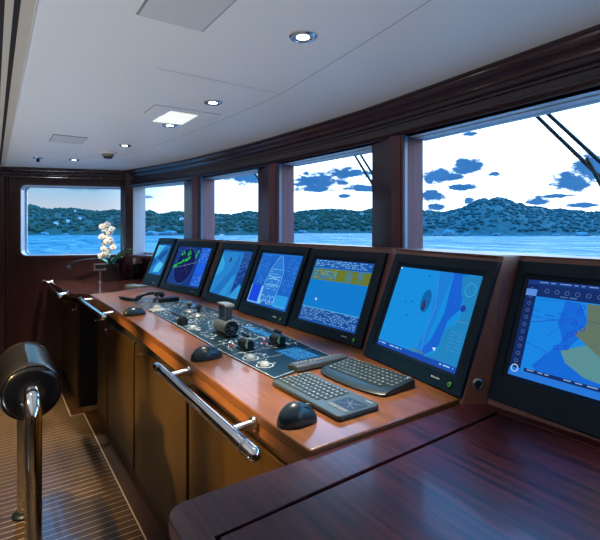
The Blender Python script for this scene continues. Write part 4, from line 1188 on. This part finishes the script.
mb.face([(-2600, -1500, ZSEA), (2600, -1500, ZSEA), (2600, 2600, ZSEA), (-2600, 2600, ZSEA)])
struct(mb, 'sea', smooth=False)

def foliage_mat(name, c1, c2, sc):
    m = mat(name, c1, .85, spec=.15); nt = m.node_tree; b = nt.nodes['Principled BSDF']
    tc = nt.nodes.new('ShaderNodeTexCoord'); nz = nt.nodes.new('ShaderNodeTexNoise'); nz.inputs['Scale'].default_value = sc; nz.inputs['Detail'].default_value = 6; nz.inputs['Roughness'].default_value = .7
    nt.links.new(tc.outputs['Object'], nz.inputs['Vector'])
    cr = nt.nodes.new('ShaderNodeValToRGB'); cr.color_ramp.elements[0].position = .38; cr.color_ramp.elements[1].position = .66
    cr.color_ramp.elements[0].color = tuple(c1) + (1,); cr.color_ramp.elements[1].color = tuple(c2) + (1,)
    nt.links.new(nz.outputs['Fac'], cr.inputs['Fac']); nt.links.new(cr.outputs['Color'], b.inputs['Base Color']); return m
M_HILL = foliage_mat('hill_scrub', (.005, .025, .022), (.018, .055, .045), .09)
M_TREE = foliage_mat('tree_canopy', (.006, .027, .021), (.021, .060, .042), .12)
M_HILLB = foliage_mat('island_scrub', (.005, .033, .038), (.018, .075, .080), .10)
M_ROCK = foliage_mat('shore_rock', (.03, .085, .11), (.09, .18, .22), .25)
M_HOUSE = mat('house_white', (.42, .46, .48), .7); M_ROOF = mat('house_roof', (.20, .16, .15), .8)

def interp(P, x):
    if x <= P[0][0]: return P[0][1]
    for (a, y0), (b_, y1) in zip(P, P[1:]):
        if x <= b_: return y0 + (y1 - y0) * (x - a) / (b_ - a)
    return P[-1][1]

def hillside(name, label, prof, x0, x1, wl, m, mt, ntree, depth=.55, rough=1.0, tree_r=(2.2, 4.5), taper=(True, True), seed=1):
    R = random.Random(seed)
    NX = int((x1 - x0) / 1.2) + 2; ND = 14
    base_o = bearing((x0 + x1) / 2) * (EH * F / (wl - HY)); base_o.z = ZSEA
    grid = []
    def hgt(px, f):
        yr = interp(prof, px); Ds = EH * F / (wl - HY); Dr = Ds * (1 + depth)
        top = (HY - yr) / F * Dr + EH
        if taper[0]: top *= min(1, max(0.02, (px - x0) / 10))
        if taper[1]: top *= min(1, max(0.02, (x1 - px) / 10))
        prof_f = (math.sin(min(f, 1) * PI / 2) ** .8) if f <= 1 else math.cos((f - 1) * PI / 1.2)
        return top * prof_f, Ds * (1 + depth * f)
    for j in range(ND + 1):
        f = 1.35 * j / ND; row = []
        for i in range(NX):
            px = x0 + (x1 - x0) * i / (NX - 1)
            h, D = hgt(px, f)
            h += rough * R.uniform(-1, 1) * (1.1 if 0 < f < 1.2 else 0) * (0.4 + f)
            if f > 0: h -= 1.6
            p = bearing(px) * D; row.append((p.x, p.y, ZSEA + max(h, -.5) if j else ZSEA - .5))
        grid.append(row)
    mb = MB(m); mb.loft(grid, closed=False); o = struct(mb, name, loc=base_o, angle=80)
    # woods: hundreds of small crowns
    mb = MB(mt)
    ico = bmesh.new(); bmesh.ops.create_icosphere(ico, subdivisions=1, radius=1); IV = [v.co.copy() for v in ico.verts]; IF = [[v.index for v in f_.verts] for f_ in ico.faces]; ico.free()
    for k in range(ntree):
        f = R.uniform(.05, 1.04) if k % 4 else R.uniform(.92, 1.04); px = R.uniform(x0 + 3, x1 - 3); h, D = hgt(px, f)
        if h < 1.5: continue
        p = bearing(px) * D; r = R.uniform(*tree_r); c_ = Vector((p.x, p.y, ZSEA + h - 1.6 + r * .15)); sx = R.uniform(.8, 1.3); sz = R.uniform(.6, 1.0)
        vs = [mb.bm.verts.new(c_ + Vector((v.x * r * sx * R.uniform(.85, 1.15), v.y * r * sx, v.z * r * sz * R.uniform(.85, 1.15)))) for v in IV]
        for f_ in IF: mb.bm.faces.new([vs[i] for i in f_])
    w = mb.build('woodland', loc=base_o, angle=80); w['kind'] = 'stuff'; tag(w, label, 'trees')
    return hgt

P_L = [(-60, 206), (20, 205), (28, 205.8), (33, 206.2), (40, 209), (50, 210), (60, 209.5), (75, 209.5), (85, 210.5), (95, 212), (105, 212), (113, 210.5), (125, 212), (143, 213.5), (150, 211), (156, 214), (162, 215), (168, 213.5), (176, 212), (190, 214), (214, 214.5), (225, 215), (232, 215.5), (240, 213.5), (248, 212), (258, 213), (270, 216), (285, 222)]
P_C = [(220, 218), (250, 214), (294, 213.5), (300, 212.5), (310, 211), (325, 210), (340, 210.3), (352, 211.5), (362, 212.5), (372, 209.5), (395, 209), (420, 211), (440, 213), (470, 216)]
P_R = [(385, 224), (410, 214), (424, 211.5), (430, 212), (437, 213.5), (445, 212.5), (455, 210), (463, 208.5), (470, 205), (477, 201), (485, 199), (488, 200.5), (493, 199.5), (498, 197.5), (504, 199), (509, 200.5), (515, 204), (521, 204), (527, 207), (535, 207), (541, 207.5), (550, 210), (560, 209.5), (572, 211), (580, 211), (590, 212.5), (600, 212), (640, 208), (700, 213), (760, 220)]
hl = hillside('hill_1', 'dark green woods covering the hillside beyond the far window', P_L, -80, 290, 235.2, M_HILL, M_TREE, 2600, seed=2)
hc_ = hillside('hill_2', 'dense woods on the distant hill behind the ship diagram and banded monitors', P_C, 205, 480, 233.2, M_HILL, M_TREE, 2400, seed=3, tree_r=(3, 6.5))
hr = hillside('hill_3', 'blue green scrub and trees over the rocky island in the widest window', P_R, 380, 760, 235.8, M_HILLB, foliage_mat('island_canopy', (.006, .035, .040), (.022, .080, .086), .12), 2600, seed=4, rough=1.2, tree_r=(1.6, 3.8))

def on_hill(hgt, px, f):
    h, D = hgt(px, f); p = bearing(px) * D; return Vector((p.x, p.y, ZSEA + h - .6))
def house(hgt, px, f, w, label):
    w *= .62; p = on_hill(hgt, px, f); az = math.atan2(p.x, p.y)
    t = thing('house', label, 'house', p, -az, group='pale houses on the wooded shores')
    mb = MB(M_HOUSE); mb.box((-w / 2, -w * .3, -2.5), (w / 2, w * .3, w * .42)); mb.build('walls', parent=t, raw=True, smooth=False)
    mb = MB(M_ROOF); mb.loft([[(x, -w * .34, w * .41), (x, w * .34, w * .41), (x, 0, w * .62)] for x in (-w * .54, w * .54)]); mb.build('roof', parent=t, raw=True, smooth=False)
house(hl, 86, .72, 7, 'pale house highest on the wooded hillside seen through the far window')
house(hl, 75, .60, 5, 'pale house halfway up the hillside, above the middle of the far window')
house(hl, 56, .16, 9, 'long pale house just above the shore beyond the far window')
house(hl, 68, .22, 7, 'pale house near the shore, second along beyond the far window')
house(hl, 80, .30, 6, 'pale house near the shore close to the orchid flowers')
house(hl, 182, .30, 12, 'pale house low on the shore in the corner window')
house(hc_, 329, .62, 14, 'pale house high on the distant hill above the banded monitor')
house(hc_, 337, .56, 12, 'pale house beside another on the distant hill')
house(hc_, 362, .50, 13, 'pale house on the distant hill next to the thick window post')

def rock(px, f, D0, r, label, sq=.6, seed=0):
    R = random.Random(seed); p = bearing(px) * D0; r *= .68; bm = bmesh.new(); bmesh.ops.create_icosphere(bm, subdivisions=2, radius=1)
    mb = MB(M_ROCK); mb.bm.free(); mb.bm = bm
    for v in bm.verts:
        k = 1 + R.uniform(-.16, .16); v.co = Vector((v.co.x * r * 1.3 * k, v.co.y * r * k, v.co.z * r * sq * k))
    o = mb.build('boulder', angle=30); o.location = (p.x, p.y, ZSEA + r * sq * .35); tag(o, label, 'rock', 'pale rocks along the shores'); return o
DL = EH * F / (235.2 - HY); DR = EH * F / (235.8 - HY)
rock(44, 0, DL * .985, 6.0, 'pale rock at the waterline beyond the far window, taller of two', .8, 1)
rock(65, 0, DL * .985, 5.0, 'low pale rock at the waterline midway across the far window', .55, 2)
rock(152, 0, DL * .97, 10, 'broad pale rock on the shore in the corner window beside the light jamb', .65, 3)
rock(170, 0, DL * .98, 11, 'broad pale rock on the shore in the corner window beside the dark post', .6, 4)
rock(302, 0, EH * F / (233.2 - HY) * .97, 11, 'pale rock at the edge of the water beside the post, above the banded monitor', .6, 5)
rock(448, 0, DR * .98, 9.5, 'large rounded rock on the island shore next to the thick post', .85, 6)
rock(436, 0, DR * .99, 7, 'smaller dark rock between the large rounded rock and the post', .6, 7)
rock(466, 0, DR * .985, 6, 'small pale rock right beside the large rounded one', .7, 8)
rock(583, 0, DR * .97, 11, 'long low rock jutting into the sea under the wiper', .5, 9)
rock(520, 0, DR * .99, 5, 'small low rock at the middle of the island shore', .5, 10)
rock(455, 0, DR * .99, 5, 'small blue rock half behind the large rounded island rock', .7, 11)
rock(497, 0, DR * .99, 7, 'low blue rock under the highest peak of the island', .6, 12)
rock(556, 0, DR * .985, 6, 'low blue rock just before the long rock under the wiper', .5, 13)
rock(162, 0, DL * .985, 7, 'middle one of three pale rocks in the corner window', .6, 14)
def boat(px, py, L, label):
    D = EH * F / (py - HY); p = bearing(px) * D
    t = thing('boat', label, 'boat', (p.x, p.y, ZSEA), .4, group='small boats off the distant shore')
    mb = MB(M_HOUSE); mb.loft([[(x, -w, .9), (x, -w * .7, -.2), (x, w * .7, -.2), (x, w, .9)] for x, w in ((-L / 2, L * .12), (0, L * .16), (L * .3, L * .12), (L / 2, .05))]); mb.build('hull', parent=t, raw=True, smooth=False)
    mb = MB(M_HOUSE); mb.box((-L * .25, -L * .09, .9), (L * .12, L * .09, 2.2)); mb.build('cabin', parent=t, raw=True, bevel=.1)
boat(339, 234.6, 7, 'tiny white boat on the water above the banded monitor')
boat(222, 236.3, 9, 'small white boat near the shore above the radar monitor')

# ------------------------------------------------------------------ sky
w = bpy.data.worlds.new('dusk_sky'); S.world = w; w.use_nodes = True
nt = w.node_tree; nt.nodes.clear()
out = nt.nodes.new('ShaderNodeOutputWorld'); bg = nt.nodes.new('ShaderNodeBackground')
tc = nt.nodes.new('ShaderNodeTexCoord'); sp = nt.nodes.new('ShaderNodeSeparateXYZ'); nt.links.new(tc.outputs['Generated'], sp.inputs[0])
az = math_node(nt, 'MULTIPLY', math_node(nt, 'ARCTAN2', sp.outputs['X'], sp.outputs['Y']), 180 / PI)
el = math_node(nt, 'MULTIPLY', math_node(nt, 'ARCSINE', sp.outputs['Z']), 180 / PI)
def smooth(v, a, b_):
    n = nt.nodes.new('ShaderNodeMapRange'); n.interpolation_type = 'SMOOTHSTEP'; n.inputs[1].default_value = a; n.inputs[2].default_value = b_; nt.links.new(v, n.inputs[0]); return n.outputs[0]
low = mix_col(nt, smooth(az, 9, 34), lin((212, 214, 226)), (3.2, 3.4, 3.6, 1))
mid = mix_col(nt, smooth(az, 9, 36), lin((120, 196, 238)), (3.0, 3.7, 4.4, 1))
hi = (.55, 2.9, 6.8, 1)
c_ = mix_col(nt, smooth(el, .5, 7), low, mid)
c_ = mix_col(nt, smooth(el, 13, 34), c_, hi)
# drifting clouds: stretched blobs broken up by noise
mpn = nt.nodes.new('ShaderNodeMapping'); mpn.inputs['Scale'].default_value = (1, 1, 2.2); nt.links.new(tc.outputs['Generated'], mpn.inputs['Vector'])
nz = nt.nodes.new('ShaderNodeTexNoise'); nz.inputs['Scale'].default_value = 34; nz.inputs['Detail'].default_value = 7; nz.inputs['Roughness'].default_value = .62; nt.links.new(mpn.outputs['Vector'], nz.inputs['Vector'])
nz2 = nt.nodes.new('ShaderNodeTexNoise'); nz2.inputs['Scale'].default_value = 9; nz2.inputs['Detail'].default_value = 3; nt.links.new(mpn.outputs['Vector'], nz2.inputs['Vector'])
def pa(px, py):
    a = math.atan((px - 300) / F); return math.degrees(YAW + a), math.degrees(math.atan((HY - py) / F * math.cos(a)))
def blob(px, py, wx, wy, k=1.0):
    a, e = pa(px, py); a2, _ = pa(px + wx, py); _, e2 = pa(px, py - wy)
    dx = math_node(nt, 'DIVIDE', math_node(nt, 'SUBTRACT', az, a), a2 - a); dy = math_node(nt, 'DIVIDE', math_node(nt, 'SUBTRACT', el, e), e2 - e)
    q_ = math_node(nt, 'ADD', math_node(nt, 'MULTIPLY', dx, dx), math_node(nt, 'MULTIPLY', dy, dy))
    return math_node(nt, 'MULTIPLY', math_node(nt, 'SUBTRACT', 1.0, math_node(nt, 'SQRT', q_)), k)
bl = None
for a_ in ((318, 181, 34, 11), (346, 174, 30, 8), (316, 189, 26, 4), (365, 188, 26, 5), (344, 196, 8, 3), (245, 178, 22, 7), (436, 176, 22, 10), (468, 166, 20, 11), (448, 178, 30, 5), (432, 196, 14, 7), (462, 187, 20, 4), (494, 174, 9, 4), (469, 201, 8, 5), (438, 207, 14, 4), (596, 168, 34, 20), (570, 182, 30, 12), (556, 196, 26, 3), (538, 201, 14, 5), (566, 178, 10, 8), (580, 205, 24, 3), (75, 188.5, 9, 2), (94, 189, 9, 2), (472, 134, 10, 3), (148, 197, 6, 1.5)):
    v = blob(*a_); bl = v if bl is None else math_node(nt, 'MAXIMUM', bl, v)
den = math_node(nt, 'ADD', bl, math_node(nt, 'MULTIPLY', math_node(nt, 'SUBTRACT', nz.outputs['Fac'], .5), 2.0))
den = smooth(den, -.10, .42)
cl = mix_col(nt, nz2.outputs['Fac'], lin((30, 96, 176)), lin((78, 150, 218)))
hz_ = smooth(az, 12, 26)
cl = mix_col(nt, hz_, lin((120, 178, 220)), cl)
c_ = mix_col(nt, den, c_, cl)
lpw = math_node(nt, 'LESS_THAN', el, -1.5)
c_ = mix_col(nt, lpw, c_, (.02, .12, .3, 1))
nt.links.new(c_, bg.inputs['Color']); bg.inputs['Strength'].default_value = 1.0
nt.links.new(bg.outputs[0], out.inputs['Surface'])

# ------------------------------------------------------------------ unseen beams added overhead without fittings, three golden ones to warm the aisle
for x, y, e, c_ in ((.79, .30, 25, (1, .88, .72)), (-.2, .8, 110, (1, .74, .36)), (-.16, 2.5, 170, (1, .74, .36)), (-.12, 3.9, 180, (1, .74, .36))):
    l = bpy.data.lights.new('downlight_or_fill_beam', 'SPOT'); l.energy = e; l.spot_size = math.radians(50); l.spot_blend = .7; l.shadow_soft_size = .025; l.color = c_
    lo = bpy.data.objects.new('downlight_or_fill_beam', l); COL.objects.link(lo); lo.location = (x, y, ZC - .02)

# unseen spots added low on the aft side to brighten the ceiling
for x, y in ((-.75, -.2), (-.75, 1.6), (-.75, 3.3)):
    l = bpy.data.lights.new('ceiling_fill', 'SPOT'); l.energy = 50; l.spot_size = math.radians(138); l.spot_blend = .7; l.shadow_soft_size = .1; l.color = (.86, .95, 1)
    lo = bpy.data.objects.new('ceiling_fill', l); COL.objects.link(lo); lo.location = (x, y, .25); lo.rotation_euler = (PI, 0, 0)

# narrow golden spots added out of view to make the cabinet doors glow
for y, z, e in ((1.28, .70, 420), (2.02, .68, 520), (2.70, .60, 400)):
    l = bpy.data.lights.new('door_glow_fill', 'SPOT'); l.energy = e; l.spot_size = math.radians(19); l.spot_blend = 1; l.shadow_soft_size = .03; l.color = (1, .66, .20)
    lo = bpy.data.objects.new('door_glow_fill', l); COL.objects.link(lo); lo.location = (-1.3, y + .1, ZC - .05)
    lo.rotation_euler = (Vector((.66, y, z)) - lo.location).to_track_quat('-Z', 'Y').to_euler()
